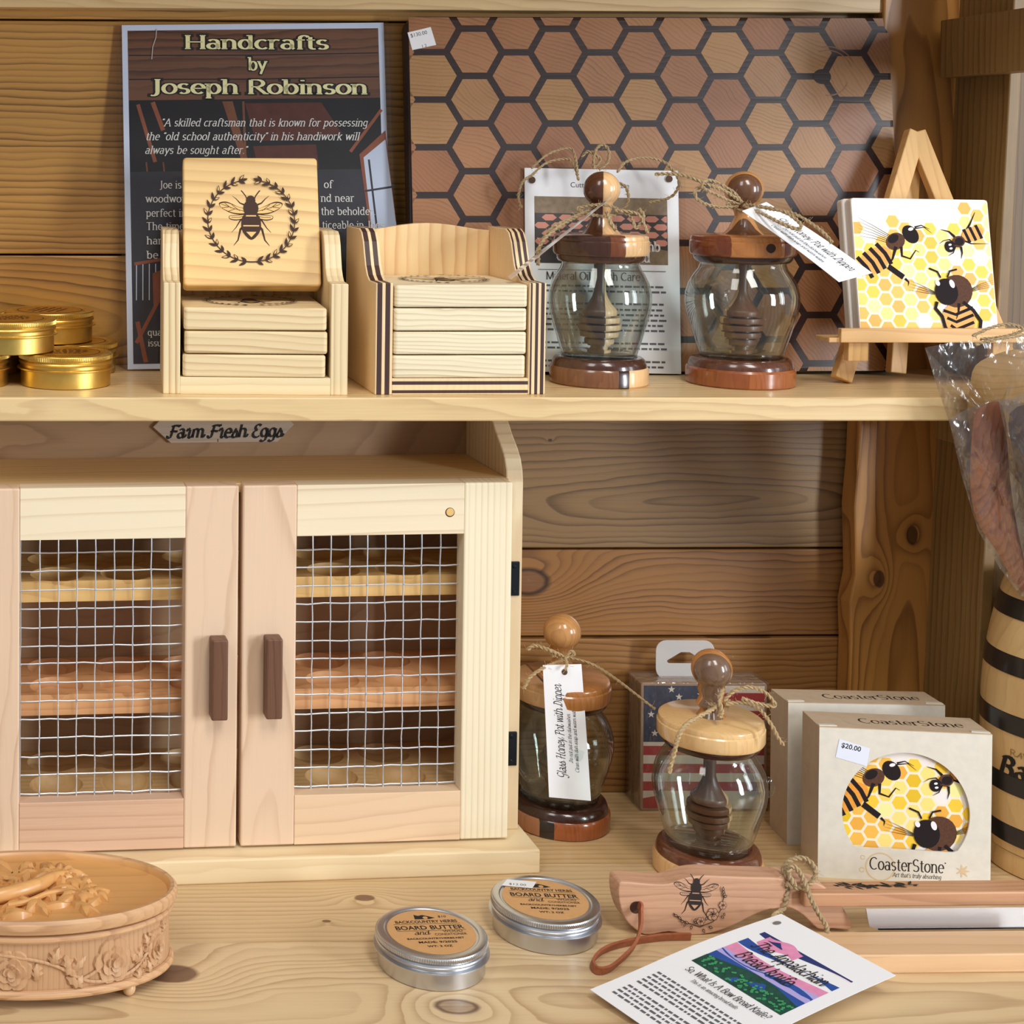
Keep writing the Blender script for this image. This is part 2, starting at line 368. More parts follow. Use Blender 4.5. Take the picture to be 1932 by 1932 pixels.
# stroke letters: name -> (advance, strokes, serif points)
GL = {
'a': (4.5, [_A(2.0, 1.45, 1.4, 1.45, 0, 360), _L(3.5, 3.6, 3.5, 0.5, 4.1, 0), _A(2.1, 3.6, 1.4, 1.4, 0, 150)], []),
'b': (4.8, [_L(.9, 7.4, .9, 0), _A(2.5, 2.5, 1.6, 2.5, 0, 360)], [(.6, 7.3)]),
'c': (4.2, [_A(2.4, 2.5, 1.8, 2.5, 50, 315)], []),
'd': (4.9, [_A(2.2, 2.5, 1.6, 2.5, 0, 360), _L(3.8, 7.4, 3.8, 0)], [(3.5, 7.3), (4.1, .1)]),
'e': (4.4, [_L(.7, 2.7, 3.9, 2.7), _A(2.3, 2.5, 1.7, 2.5, 0, 315)], []),
'f': (3.0, [_A(2.6, 5.9, 1.3, 1.5, 25, 180), _L(1.3, 5.9, 1.3, 0), _L(.3, 5, 2.8, 5)], [(1.3, 0)]),
'g': (4.6, [_A(2.1, 2.7, 1.6, 2.3, 0, 360), _L(3.7, 5, 3.7, -.8), _A(2.1, -.8, 1.6, 1.5, 0, -150)], []),
'h': (4.9, [_L(.9, 7.4, .9, 0), _A(2.4, 3.4, 1.5, 1.6, 180, 0), _L(3.9, 3.4, 3.9, 0)], [(.9, 0), (3.9, 0), (.6, 7.3)]),
'i': (2.1, [_L(1, 5, 1, 0), _L(1, 6.6, 1, 7.2)], [(1, 0), (.7, 4.9)]),
'j': (2.2, [_L(1.3, 5, 1.3, -1), _A(.3, -1, 1, 1.2, 0, -120), _L(1.3, 6.6, 1.3, 7.2)], [(1, 4.9)]),
'k': (4.6, [_L(.9, 7.4, .9, 0), _L(3.6, 5, .9, 2.1), _L(1.8, 3, 3.9, 0)], [(.9, 0), (3.9, 0), (3.5, 5)]),
'l': (2.1, [_L(1, 7.4, 1, 0)], [(1, 0), (.7, 7.3)]),
'm': (7.0, [_L(.9, 5, .9, 0), _A(2.2, 3.5, 1.3, 1.5, 180, 0), _L(3.5, 3.5, 3.5, 0), _A(4.8, 3.5, 1.3, 1.5, 180, 0), _L(6.1, 3.5, 6.1, 0)], [(.9, 0), (3.5, 0), (6.1, 0), (.6, 4.9)]),
'n': (4.8, [_L(.9, 5, .9, 0), _A(2.35, 3.4, 1.45, 1.6, 180, 0), _L(3.8, 3.4, 3.8, 0)], [(.9, 0), (3.8, 0), (.6, 4.9)]),
'o': (4.6, [_A(2.3, 2.5, 1.8, 2.5, 0, 360)], []),
'p': (4.8, [_L(.9, 5, .9, -2.3), _A(2.5, 2.5, 1.6, 2.5, 0, 360)], [(.9, -2.3), (.6, 4.9)]),
'q': (4.8, [_L(3.8, 5, 3.8, -2.3), _A(2.2, 2.5, 1.6, 2.5, 0, 360)], [(3.8, -2.3)]),
'r': (3.5, [_L(.9, 5, .9, 0), _A(2.4, 3.2, 1.5, 1.8, 180, 55)], [(.9, 0), (.6, 4.9)]),
's': (3.8, [_A(1.9, 3.75, 1.3, 1.25, 35, 270), _A(1.9, 1.25, 1.3, 1.25, 90, -145)], []),
't': (3.1, [_L(1.4, 6.6, 1.4, 1.2), _A(2.4, 1.2, 1.0, 1.2, 180, 300), _L(.3, 5, 2.8, 5)], []),
'u': (4.8, [_L(.9, 5, .9, 1.6), _A(2.35, 1.6, 1.45, 1.6, 180, 360), _L(3.8, 5, 3.8, 0)], [(.6, 4.9), (3.5, 4.9), (4.1, .1)]),
'v': (4.4, [_L(.5, 5, 2.2, 0), _L(2.2, 0, 3.9, 5)], [(.5, 5), (3.9, 5)]),
'w': (6.2, [_L(.5, 5, 1.8, 0), _L(1.8, 0, 3.1, 5), _L(3.1, 5, 4.4, 0), _L(4.4, 0, 5.7, 5)], [(.5, 5), (5.7, 5)]),
'x': (4.3, [_L(.5, 5, 3.8, 0), _L(3.8, 5, .5, 0)], [(.5, 5), (3.8, 0)]),
'y': (4.4, [_L(.5, 5, 2.3, .2), _L(4, 5, 1.4, -2.2)], [(.5, 5), (4, 5)]),
'z': (4.0, [_L(.5, 5, 3.5, 5), _L(3.5, 5, .5, 0), _L(.5, 0, 3.6, 0)], []),
'A': (6.4, [_L(3.2, 7.2, .5, 0), _L(3.2, 7.2, 5.9, 0), _L(1.5, 2.6, 4.9, 2.6)], [(.5, 0), (5.9, 0)]),
'B': (5.4, [_L(1, 7.2, 1, 0), _L(1, 7.2, 2.8, 7.2), _A(2.8, 5.5, 1.7, 1.7, 90, -90), _L(1, 3.8, 3, 3.8), _A(3, 1.9, 1.9, 1.9, 90, -90), _L(3, 0, 1, 0)], []),
'C': (6.0, [_A(3.4, 3.6, 2.8, 3.6, 50, 310)], []),
'D': (6.2, [_L(1, 7.2, 1, 0), _L(1, 7.2, 2.8, 7.2), _A(2.8, 3.6, 2.8, 3.6, 90, -90), _L(2.8, 0, 1, 0)], []),
'E': (5.2, [_L(1, 7.2, 1, 0), _L(1, 7.2, 4.6, 7.2), _L(1, 3.7, 3.9, 3.7), _L(1, 0, 4.8, 0)], []),
'F': (4.9, [_L(1, 7.2, 1, 0), _L(1, 7.2, 4.6, 7.2), _L(1, 3.7, 3.7, 3.7)], [(1, 0)]),
'G': (6.3, [_A(3.4, 3.6, 2.8, 3.6, 50, 340), _L(6, 0.4, 6, 3.1), _L(4.4, 3.1, 6.3, 3.1)], []),
'H': (6.4, [_L(1, 7.2, 1, 0), _L(5.4, 7.2, 5.4, 0), _L(1, 3.7, 5.4, 3.7)], [(1, 0), (5.4, 0), (1, 7.2), (5.4, 7.2)]),
'I': (2.6, [_L(1.3, 7.2, 1.3, 0)], [(1.3, 0), (1.3, 7.2)]),
'J': (3.4, [_L(2.2, 7.2, 2.2, .6), _A(.9, .6, 1.3, 1.8, 0, -120)], [(2.2, 7.2)]),
'K': (5.8, [_L(1, 7.2, 1, 0), _L(5, 7.2, 1, 3), _L(2.2, 4.2, 5.4, 0)], [(1, 0), (1, 7.2), (5.4, 0), (5, 7.2)]),
'M': (7.6, [_L(1, 7.2, 1, 0), _L(1, 7.2, 3.8, 0), _L(3.8, 0, 6.6, 7.2), _L(6.6, 7.2, 6.6, 0)], [(1, 0), (6.6, 0)]),
'N': (6.4, [_L(1, 7.2, 1, 0), _L(1, 7.2, 5.4, 0), _L(5.4, 0, 5.4, 7.2)], [(1, 0), (5.4, 7.2)]),
'O': (6.6, [_A(3.3, 3.6, 2.8, 3.6, 0, 360)], []),
'P': (5.2, [_L(1, 7.2, 1, 0), _L(1, 7.2, 2.8, 7.2), _A(2.8, 5.4, 1.8, 1.8, 90, -90), _L(2.8, 3.6, 1, 3.6)], [(1, 0)]),
'R': (5.7, [_L(1, 7.2, 1, 0), _L(1, 7.2, 2.8, 7.2), _A(2.8, 5.4, 1.8, 1.8, 90, -90), _L(2.8, 3.6, 1, 3.6), _L(2.6, 3.6, 5.2, 0)], [(1, 0), (5.3, 0)]),
'S': (5.0, [_A(2.5, 5.3, 1.8, 1.9, 35, 262), _A(2.5, 1.75, 1.9, 1.75, 97, -150)], []),
'T': (5.6, [_L(2.8, 7.2, 2.8, 0), _L(.4, 7.2, 5.2, 7.2)], [(2.8, 0)]),
'W': (8.4, [_L(.5, 7.2, 2.4, 0), _L(2.4, 0, 4.2, 7.2), _L(4.2, 7.2, 6, 0), _L(6, 0, 7.9, 7.2)], [(.5, 7.2), (7.9, 7.2)]),
' ': (2.6, [], []), '.': (1.6, [_L(.8, 0, .8, .5)], []), ',': (1.6, [_L(.9, .4, .5, -1)], []),
"'": (1.4, [_L(.8, 7.2, .6, 5.8)], []), '"': (2.4, [_L(.7, 7.2, .5, 5.8), _L(1.7, 7.2, 1.5, 5.8)], []),
'?': (4.0, [_A(2, 5.6, 1.4, 1.6, 160, -60), _L(2.3, 4.2, 2, 2.2), _L(2, 0, 2, .5)], []), '-': (3, [_L(.5, 2.5, 2.5, 2.5)], []),
}
SCR = dict(GL)                              # flowing capitals and loops for the script lettering
SCR.update({
'F': (5.2, [_A(3.6, 6.3, 2.3, .7, 185, 10), _L(5.85, 6.4, 5.5, 7.5), _L(2.4, 6.9, 1.9, 1.0), _A(.9, 1.0, 1.0, 1.0, 0, -200), _L(.9, 3.5, 2.2, 3.9), _L(2.2, 3.9, 4.4, 3.6), _L(4.4, 3.1, 4.4, 4.3)], []),
'E': (5.0, [_A(3.2, 5.6, 1.6, 1.6, 30, 270), _A(3.0, 1.9, 2.1, 2.0, 100, 330)], []),
'G': (5.6, [_A(3.0, 4.6, 2.2, 2.6, 40, 330), _L(4.9, 3.6, 4.3, -.6), _A(2.9, -.6, 1.4, 1.5, 0, -160)], []),
'H': (6.6, [_A(1.2, 6.4, 1.2, .8, 180, 20), _L(2.0, 7.2, 1.4, 0), _L(5.4, 7.4, 4.6, .6), _A(5.5, .9, .9, .9, 180, 320), _L(.4, 3.2, 5.8, 4.2)], []),
'P': (5.2, [_A(1.2, 6.2, 1.2, .8, 180, 40), _L(2.2, 6.8, 1.5, -.4), _A(3.0, 5.4, 2.0, 1.8, 150, -120)], []),
'D': (6.0, [_L(2.4, 7.0, 1.6, .4), _A(2.4, 3.6, 2.9, 3.5, 120, -110), _A(1.2, .7, 1.0, .7, 0, 260)], []),
'T': (5.4, [_A(3.0, 6.4, 2.7, .8, 190, 20), _L(3.2, 7.0, 2.4, .8), _A(1.2, .9, 1.2, .9, 0, -170)], []),
'B': (5.6, [_L(1.6, 7, 1.1, 0), _A(2.6, 5.5, 2.0, 1.7, 160, -90), _A(2.7, 1.9, 2.1, 1.9, 100, -140)], []),
'A': (6.2, [_L(4.6, 7.2, 1.2, .3), _A(.7, .6, .6, .6, 0, 200), _L(4.6, 7.2, 4.9, 0), _L(1.6, 2.4, 5.6, 2.9)], []),
'k': (4.6, [_L(.9, 7.4, .9, 0), _A(2.0, 3.6, 1.3, 1.3, 150, -80), _L(2, 2.4, 4, 0)], []),
'r': (3.6, [_L(.5, 3.6, 1.2, 5.2), _L(1.2, 5.2, 2.4, 4.6), _L(2.4, 4.6, 2.2, 1), _A(3, 1, .8, 1, 180, 300)], []),
's': (3.6, [_L(.3, .8, 2, 5.2), _A(1.6, 1.9, 1.4, 1.9, 75, -140)], []),
})
def pen(text, size=1.0, thick=0.95, thin=0.35, slant=0.0, sx=1.0, align='LEFT', serif=True, gap=0.0, script=False, grow=0.0):
    """flat pen-stroke letters in x,y; size = height of a capital"""
    vs, fs = [], []; k = size/7.2; x = 0.0
    tab = SCR if script else GL
    def ribbon(pl):
        hw = []
        for i in range(len(pl)):
            p, q = pl[max(i-1, 0)], pl[min(i+1, len(pl)-1)]
            dx, dy = q[0]-p[0], q[1]-p[1]; l = math.hypot(dx, dy) or 1
            s = abs(dy/l) if not script else abs(dy*0.82 - dx*0.45)/l
            w = (thin + (thick-thin)*s)*0.5 + grow
            hw.append((-dy/l*w, dx/l*w))
        o = len(vs)
        for (px, py), (nx, ny) in zip(pl, hw): vs.append((px+nx, py+ny)); vs.append((px-nx, py-ny))
        for i in range(len(pl)-1): fs.append([o+2*i, o+2*i+1, o+2*i+3, o+2*i+2])
        if grow:
            for (px, py) in (pl[0], pl[-1]):
                o2 = len(vs); g = grow+thin*0.6
                vs.extend([(px-g, py-g), (px+g, py-g), (px+g, py+g), (px-g, py+g)]); fs.append([o2, o2+1, o2+2, o2+3])
    for ch in text:
        if ch not in tab: ch = ch.lower() if ch.lower() in tab else '-'
        adv, st, se = tab[ch]
        for pl in st: ribbon([(px+x, py) for px, py in pl])
        if serif and not script:
            for (px, py) in se: ribbon([(px+x-0.85, py), (px+x+0.85, py)])
        if script and ch.islower():
            ribbon([(x+adv-0.9, .15), (x+adv+0.2, .6), (x+adv+0.7, 2.0)])
        x += adv + gap
    w = x*k*sx; off = {'LEFT': 0, 'CENTER': -w/2, 'RIGHT': -w}[align]
    return [((px + py*slant)*k*sx + off, py*k) for px, py in vs], fs, w
class Art:
    """flat print or burn: coloured shapes stacked in hair-thin layers on a surface map (x, y, lift) -> point"""
    def __init__(s, fn): s.fn, s.mb, s.mats, s.n = fn, MB(), [], 0
    def _m(s, m):
        if m not in s.mats: s.mats.append(m)
        return s.mats.index(m)
    def tri(s, vs, fs, mat, at=(0, 0), rot=0.0, lift=None):
        c, q = math.cos(rot), math.sin(rot); s.n += 1
        h = (0.004 + 0.0012*s.n) if lift is None else lift
        s.mb.add([s.fn(at[0]+x*c-y*q, at[1]+x*q+y*c, h) for x, y in vs], fs, s._m(mat))
    def poly(s, pts, mat, at=(0, 0), rot=0.0, lift=None):
        if len(pts) >= 3: s.tri(pts, [list(range(len(pts)))], mat, at, rot, lift)
    def line(s, pts, w, mat, at=(0, 0), rot=0.0, taper=False, lift=None):
        vs, fs = [], []
        for i in range(len(pts)):
            p, q = pts[max(i-1, 0)], pts[min(i+1, len(pts)-1)]
            dx, dy = q[0]-p[0], q[1]-p[1]; l = math.hypot(dx, dy) or 1
            t = i/(len(pts)-1); ww = w*0.5*((1.15-t) if taper else 1)
            vs += [(pts[i][0]-dy/l*ww, pts[i][1]+dx/l*ww), (pts[i][0]+dy/l*ww, pts[i][1]-dx/l*ww)]
        s.tri(vs, [[2*i, 2*i+1, 2*i+3, 2*i+2] for i in range(len(pts)-1)], mat, at, rot, lift)
    def text(s, t, mat, at, rot=0.0, lift=None):
        if t[0]: s.tri(t[0], t[1], mat, at, rot, lift)
        return t[2]
    def done(s, name, parent, label=None):
        return build(name, s.mb, s.mats, parent, label=label)
def leaf(l, w, n=5):
    up = [(l*i/n, w*math.sin(PI*(i/n)**0.8)) for i in range(n+1)]
    return up + [(x, -y) for x, y in reversed(up[1:-1])]
def bee_mark(A, c, s, ink, bare, rot=0.0):
    """top view of a bee, wings spread; s = half wingspan"""
    def T(pts): 
        cc, q = math.cos(rot), math.sin(rot)
        return [(c[0]+(x*cc-y*q)*s, c[1]+(x*q+y*cc)*s) for x, y in pts]
    for m in (-1, 1):
        M = lambda pts: T([(x*m, y) for x, y in pts])
        # legs and feelers
        A.line(M([(.12, .62), (.16, .72), (.26, .86), (.30, .90)]), .035*s, ink)
        A.line(M([(.2, .42), (.34, .48), (.46, .62), (.58, .72)]), .05*s, ink, taper=True)
        A.line(M([(.18, .0), (.34, -.10), (.48, -.34), (.62, -.5)]), .055*s, ink, taper=True)
        A.line(M([(.2, -.25), (.34, -.4), (.42, -.75), (.56, -.93)]), .085*s, ink, taper=True)
        # wings: outline, clear field, veins
        w = cr2([(.15, .22), (.45, .38), (.75, .52), (.97, .50), (.99, .40), (.85, .26), (.55, .12), (.2, .1)], 4)
        A.poly(M(w), ink); A.poly(M([(x*.955+.02, .3+(y-.3)*.80) for x, y in w]), bare)
        for v in ([(.2, .2), (.55, .3), (.93, .44)], [(.35, .22), (.6, .42)], [(.5, .28), (.72, .2)], [(.62, .31), (.82, .47)], [(.7, .34), (.9, .32)]):
            A.line(M(v), .018*s, ink)
        w2 = cr2([(.15, .1), (.45, .08), (.68, .05), (.66, -.06), (.45, -.1), (.2, -.02)], 4)
        A.poly(M(w2), ink); A.poly(M([(x*.95+.02, .01+(y-.01)*.72) for x, y in w2]), bare)
        A.line(M([(.2, .04), (.4, .0), (.62, .0)]), .018*s, ink)
    A.poly(T(circ(0, .56, .15, 14, .17)), ink)
    A.poly(T(circ(0, .3, .24, 18, .28)), ink)
    A.poly(T(cr2([(-.22, .08), (.22, .08), (.31, -.25), (.24, -.52), (0, -.74), (-.24, -.52), (-.31, -.25)], 4)), ink)
    A.poly(T([(-.15, .07), (.15, .07), (.17, .03), (-.17, .03)]), bare)
    A.poly(T([(-.25, -.26), (.25, -.26), (.25, -.30), (-.25, -.30)]), bare)
    A.poly(T([(-.16, -.48), (.16, -.48), (.0, -.66)]), bare)
def wreath(A, c, R, ink, bare):
    """round laurel wreath open at the top"""
    for m in (-1, 1):
        pts = [(c[0]+m*R*math.sin(a)*(1+.01*math.sin(9*a)), c[1]-R*math.cos(a)) for a in [0.16+0.0655*i for i in range(45)]]
        pts = [(c[0]+m*R*math.sin(a), c[1]-R*math.cos(a)) for a in [-0.12 + (2.92+.12)*i/40 for i in range(41)]]
        A.line(pts, R*.022, ink)
        for i in range(15):
            a = 0.12 + 2.75*i/14
            x, y = c[0]+m*R*math.sin(a), c[1]-R*math.cos(a)
            dirn = math.atan2(math.sin(a), m*math.cos(a))
            for sd, ln in ((1, .21), (-1, .17)):
                rr = dirn + sd*0.62
                A.poly(leaf(R*ln, R*.035), ink, (x, y), rr)
                if (i+sd) % 3 == 0:
                    A.poly([(px*.55+R*ln*.3, py*.45) for px, py in leaf(R*ln, R*.035)], bare, (x, y), rr)
        A.poly(leaf(R*.17, R*.035), ink, (pts[-1]), math.atan2(pts[-1][1]-pts[-3][1], pts[-1][0]-pts[-3][0]))
HEXC = [(250, 205, 60), (246, 190, 80), (252, 226, 130), (240, 176, 70), (244, 240, 160), (232, 190, 40), (250, 215, 100), (243, 236, 232)]
_hm = {}
def hexmat(i):
    if i not in _hm: _hm[i] = plain('glaze_hexagon', HEXC[i], 0.45)
    return _hm[i]
def honey_bees(A, W, H, ink, brown, amber, paper, line, shine):
    """the honeycomb tile picture: hexagons in yellows and three bees; origin at lower left, W x H"""
    A.poly([(0, 0), (W, 0), (W, H), (0, H)], paper)
    r = W*0.0555; rnd = random.Random(5)
    cw, chh = r*1.62, r*1.87
    for i in range(-1, 13):
        for j in range(-1, 11):
            cx = .02*W + i*cw; cy = .03*H + j*chh + (chh/2 if i % 2 else 0)
            top = (.76 if cx/W < .2 else .80) + .22*max(0, (cx/W-.68)/.32) + (.06 if (i*7+j*3) % 3 == 0 else 0)
            if cy/H > top: continue
            if cx/W > .86 and cy/H < .12: continue
            h = [(cx+r*math.cos(PI/3*q), cy+r*math.sin(PI/3*q)) for q in range(6)]
            A.poly(clip(h, 0, W, 0, H), line, lift=0.006)
            h = [(cx+r*.9*math.cos(PI/3*q), cy+r*.9*math.sin(PI/3*q)) for q in range(6)]
            A.poly(clip(h, 0, W, 0, H), hexmat(rnd.choice([0, 0, 1, 1, 2, 2, 3, 3, 4, 5, 6, 7])), lift=0.008)
    A.n = 6
    X = lambda pts: [(x*W, y*H) for x, y in pts]
    EL = lambda cx, cy, a, b, ang, n=20: [((cx+a*math.cos(t)*math.cos(ang)-b*math.sin(t)*math.sin(ang))*W, (cy+a*math.cos(t)*math.sin(ang)+b*math.sin(t)*math.cos(ang))*H) for t in [2*PI*i/n for i in range(n)]]
    LN = lambda pts, w, m=ink, tp=True: A.line(X(pts), w*W, m, taper=tp)
    # bee 1, side view, flying to upper right
    for k in range(6): LN([(.27, .72-.012*k), (.14, .80-.02*k), (.03, .86-.028*k)], .004)
    A.poly(EL(.135, .53, .15, .085, .62), amber)
    for t in (-.09, -.03, .03, .09):
        cx, cy = .135+t*.81, .53+t*.58
        A.line(X([(cx-.058*.9, cy+.082*.95), (cx+.01, cy+.005), (cx+.05, cy-.075)]), .030*W, ink)
    A.poly(EL(.30, .68, .075, .062, .6), brown); A.poly(EL(.285, .70, .045, .03, .6), ink)
    A.poly(EL(.415, .735, .055, .073, .55), ink); A.poly(EL(.42, .775, .02, .012, .3), shine)
    LN([(.45, .79), (.50, .805), (.56, .775)], .010); LN([(.45, .78), (.52, .79), (.575, .745)], .008)
    LN([(.34, .64), (.34, .57), (.40, .55), (.445, .615), (.47, .60)], .018); LN([(.30, .64), (.27, .55), (.235, .49)], .022)
    A.line(X([(.235, .49), (.28, .455), (.34, .41)]), .040*W, ink); LN([(.35, .40), (.375, .375), (.37, .345)], .016)
    # bee 2, small, upper right
    LN([(.80, .72), (.86, .82), (.905, .91)], .020); LN([(.79, .70), (.86, .67), (.99, .672)], .012)
    A.poly(EL(.875, .745, .085, .052, .35), amber)
    for t in (-.045, .0, .045): A.line(X([(.875+t-.02, .745+t*.36+.05), (.875+t+.02, .745+t*.36-.05)]), .022*W, ink)
    A.poly(EL(.765, .685, .05, .042, .4), brown); A.poly(EL(.77, .685, .034, .03, .4), ink)
    A.poly(EL(.695, .645, .036, .043, .2), ink); A.poly(EL(.70, .66, .012, .008, .2), shine); A.poly(EL(.705, .632, .012, .008, .2), shine)
    LN([(.74, .72), (.70, .76), (.64, .775)], .016); LN([(.78, .645), (.785, .60), (.775, .555)], .016)
    LN([(.74, .66), (.70, .70), (.655, .69), (.62, .665)], .010); LN([(.74, .65), (.72, .60), (.68, .575)], .010)
    # bee 3, large, facing us, lower right
    for k in range(4):
        LN([(.56, .285+.006*k), (.46, .30+.018*k), (.37, .315+.026*k)], .004); LN([(.80, .30+.004*k), (.90, .33+.012*k), (1.0, .35+.016*k)], .004)
    A.poly(EL(.72, .10, .125, .12, 1.9), amber)
    for t in (.02, .075, .13): A.line(X([(.605+t*.4, .085+(.10-t)), (.70, .055+(.10-t)), (.83, .11+(.10-t))]), .022*W, ink)
    A.poly(EL(.72, .31, .115, .125, -.5), brown); A.poly(EL(.645, .305, .085, .10, .1), ink)
    A.poly(EL(.585, .37, .016, .022, .4), shine); A.poly(EL(.69, .365, .018, .032, .3), shine)
    LN([(.61, .41), (.59, .455), (.53, .48)], .012, tp=False); LN([(.66, .415), (.68, .46), (.735, .475)], .012, tp=False)
    LN([(.57, .23), (.555, .18), (.60, .12), (.615, .045), (.63, .01)], .024, tp=False)
    LN([(.76, .23), (.83, .17), (.88, .09), (.865, .01)], .026, tp=False); LN([(.73, .22), (.72, .15), (.70, .1)], .020)
# ------------------------------------------------------------------ materials
kn = lambda px, py: (lambda q: (q.x, q.y))(PZ(px, py, 0))
def kw(px, py, Y): 
    q = P(px, py, Y); return (q.x, q.z)
WALL1 = wood('varnished_pine', (192, 142, 70), (98, 60, 20), 'X', 0.55, (140, 123), 0.22, 0.95, rough=0.34, coat=0.4, fiber=0.35)
WALL2 = wood('varnished_pine', (194, 142, 66), (104, 62, 20), 'X', 0.55, (38.5, 124.8), 0.25, 0.95, rough=0.34, coat=0.4, fiber=0.3, slope=-0.14)
WALL3 = wood('aged_pine', (152, 120, 80), (78, 54, 30), 'X', 0.55, (24.0, 130), 0.3, 0.8, knots=[(41.5, 29.0, .12)], rough=0.33, coat=0.5, fiber=0.45, slope=0.13)
WALL4 = wood('aged_pine', (160, 112, 62), (94, 56, 24), 'X', 0.5, (-60, 123), 0.35, 0.9, knots=[kw(996, 1098, 123) + (1.3, 1)], rough=0.33, coat=0.5, fiber=0.35, knotcol=(30, 20, 16))
WALL5 = wood('aged_pine', (158, 112, 62), (92, 54, 24), 'X', 0.5, (80, 122), 0.3, 0.95, rough=0.35, coat=0.4, fiber=0.4)
POST = wood('knotty_pine', (190, 134, 66), (112, 66, 24), 'Z', 0.55, (69.6, 121.8), 0.35, 0.9, rough=0.4, coat=0.3,
            knots=[(kw(1722, 1010, 120.5)[1], kw(1722, 1010, 120.5)[0], .5), (kw(1660, 1093, 120.5)[1], kw(1660, 1093, 120.5)[0], .5)], slope=-0.05)
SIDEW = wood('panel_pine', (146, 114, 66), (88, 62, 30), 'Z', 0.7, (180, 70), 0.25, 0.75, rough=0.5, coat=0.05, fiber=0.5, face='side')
SHELFW = wood('shelf_pine', (228, 198, 146), (160, 112, 62), 'X', 0.7, (93, 26), 0.5, 0.6, rough=0.42, coat=0.2, fiber=0.35, slope=0.06, face='top')
COUNT1 = wood('counter_pine', (222, 194, 150), (156, 114, 72), 'X', 0.6, (91.5, -1.8), 0.45, 0.62, rough=0.42, coat=0.2, fiber=0.3, face='top', slope=0.05,
              knots=[kn(325, 1837)+(1.15,), kn(862, 1899)+(.95, 1), kn(1290, 1800)+(.35,)], knotcol=(92, 52, 34))
COUNT2 = wood('counter_pine', (216, 186, 140), (152, 108, 64), 'X', 0.6, (150, -4), 0.2, 0.55, rough=0.42, coat=0.2, fiber=0.35, face='top',
              knots=[kn(687, 1694)+(.5,), kn(616, 1738)+(.22,)], knotcol=(100, 54, 34))
COUNT3 = wood('counter_pine', (212, 178, 128), (150, 104, 60), 'X', 0.7, (170, -4), 0.2, 0.55, rough=0.42, coat=0.2, fiber=0.35, face='top')
# cabinet timbers
C_PINE_X = wood('pale_pine', (240, 224, 192), (176, 136, 92), 'X', 1.05, (20.5, -1.0), 0.12, 0.6, fiber=0.12, rough=0.5, slope=-0.06, sharp=9, wlen=0.03)
C_PINE_Z = wood('pale_pine', (242, 228, 196), (186, 150, 106), 'Z', 0.45, (60, 1.6), 0.02, 0.55, fiber=0.12, rough=0.5, low=0.2, sharp=5, slope=0.0)
C_MAPLE_Z = wood('pink_maple', (230, 200, 170), (172, 126, 92), 'Z', 1.1, (2.0, 3.2), 0.4, 0.6, fiber=0.2, rough=0.5, sharp=9, slope=-0.1)
C_PINK_X = wood('pink_cedar', (220, 182, 152), (160, 112, 84), 'X', 0.85, (40, 1.6), 0.08, 0.75, fiber=0.4, rough=0.5, sharp=8, slope=0.0)
C_ORANGE_X = wood('warm_pine', (226, 170, 116), (182, 118, 70), 'X', 0.7, (22, 0), 0.5, 0.5, fiber=0.2, rough=0.5)
C_PLY = wood('birch_plywood', (176, 142, 106), (120, 84, 56), 'X', 2.2, (34, 5), 1.6, 0.5, fiber=0.3, rough=0.5, slope=0.6, sharp=6)
C_SIDE = wood('pale_pine', (242, 224, 186), (186, 142, 90), 'Z', 0.75, (40, 20.3), 0.1, 0.7, fiber=0.12, rough=0.5, low=0.2, sharp=4, face='side')
WALNUT = wood('walnut', (112, 76, 56), (62, 38, 26), 'Z', 0.4, (8, 6), 0.3, 0.6, fiber=0.6, rough=0.45)
GREYWOOD = wood('weathered_board', (196, 178, 158), (140, 120, 100), 'X', 0.5, (40, 8), 0.3, 0.5, fiber=0.4, rough=0.6)
# small wood
CO1 = wood('coaster_pine', (234, 196, 130), (176, 124, 62), 'X', 0.9, (5, -8), 0.4, 0.6, fiber=0.2, rough=0.45, slope=0.06, sharp=2.2, low=0.5)
COE = wood('coaster_pine', (236, 212, 166), (178, 136, 84), 'X', 0.4, (6, -7), 0.3, 0.7, fiber=0.22, rough=0.5, rand=37.0, face='top', slope=0.03)
COE2 = wood('bleached_pine', (238, 224, 190), (170, 142, 102), 'X', 0.28, (7, -6), 0.35, 0.7, fiber=0.35, rough=0.5, rand=41.0, face='top')
HOLD_Z = wood('holder_pine', (238, 216, 172), (178, 138, 84), 'Z', 0.46, (30, 4), 0.06, 0.9, fiber=0.15, rough=0.5)
HOLD_X = wood('holder_pine', (240, 220, 176), (184, 146, 96), 'X', 0.55, (22, 5), 0.12, 0.5, fiber=0.15, rough=0.5)
HOLD_BACK = wood('holder_pine', (238, 206, 154), (192, 128, 66), 'Z', 0.9, (30, 9), 0.3, 0.7, fiber=0.15, rough=0.5, low=0.9)
EASEL = wood('easel_pine', (226, 180, 116), (186, 134, 74), 'Z', 0.5, (30, 20), 0.2, 0.5, fiber=0.25, rough=0.5)
EASELX = wood('easel_pine', (230, 184, 124), (190, 138, 80), 'X', 0.6, (30, 20), 0.2, 0.5, fiber=0.25, rough=0.5)
BURN = plain('scorched_ink', (58, 30, 16), 0.7)
BLACK = plain('black_ink', (22, 20, 20), 0.6)
BARE1 = plain('bare_pine', (228, 186, 112), 0.5)
PAPER = plain('white_paper', (238, 238, 240), 0.55)
CREAM = plain('cream_card', (232, 226, 208), 0.6, var=0.12, vs=1.2)
JUTE = plain('jute', (190, 164, 124), 0.9, var=0.35, vs=6.0)
JUTE2 = plain('jute', (196, 168, 124), 0.9, var=0.3, vs=6.0)
GLASS = clear('clear_glass', (248, 252, 250), 0.012, 0.04, 0.85, 2.3)
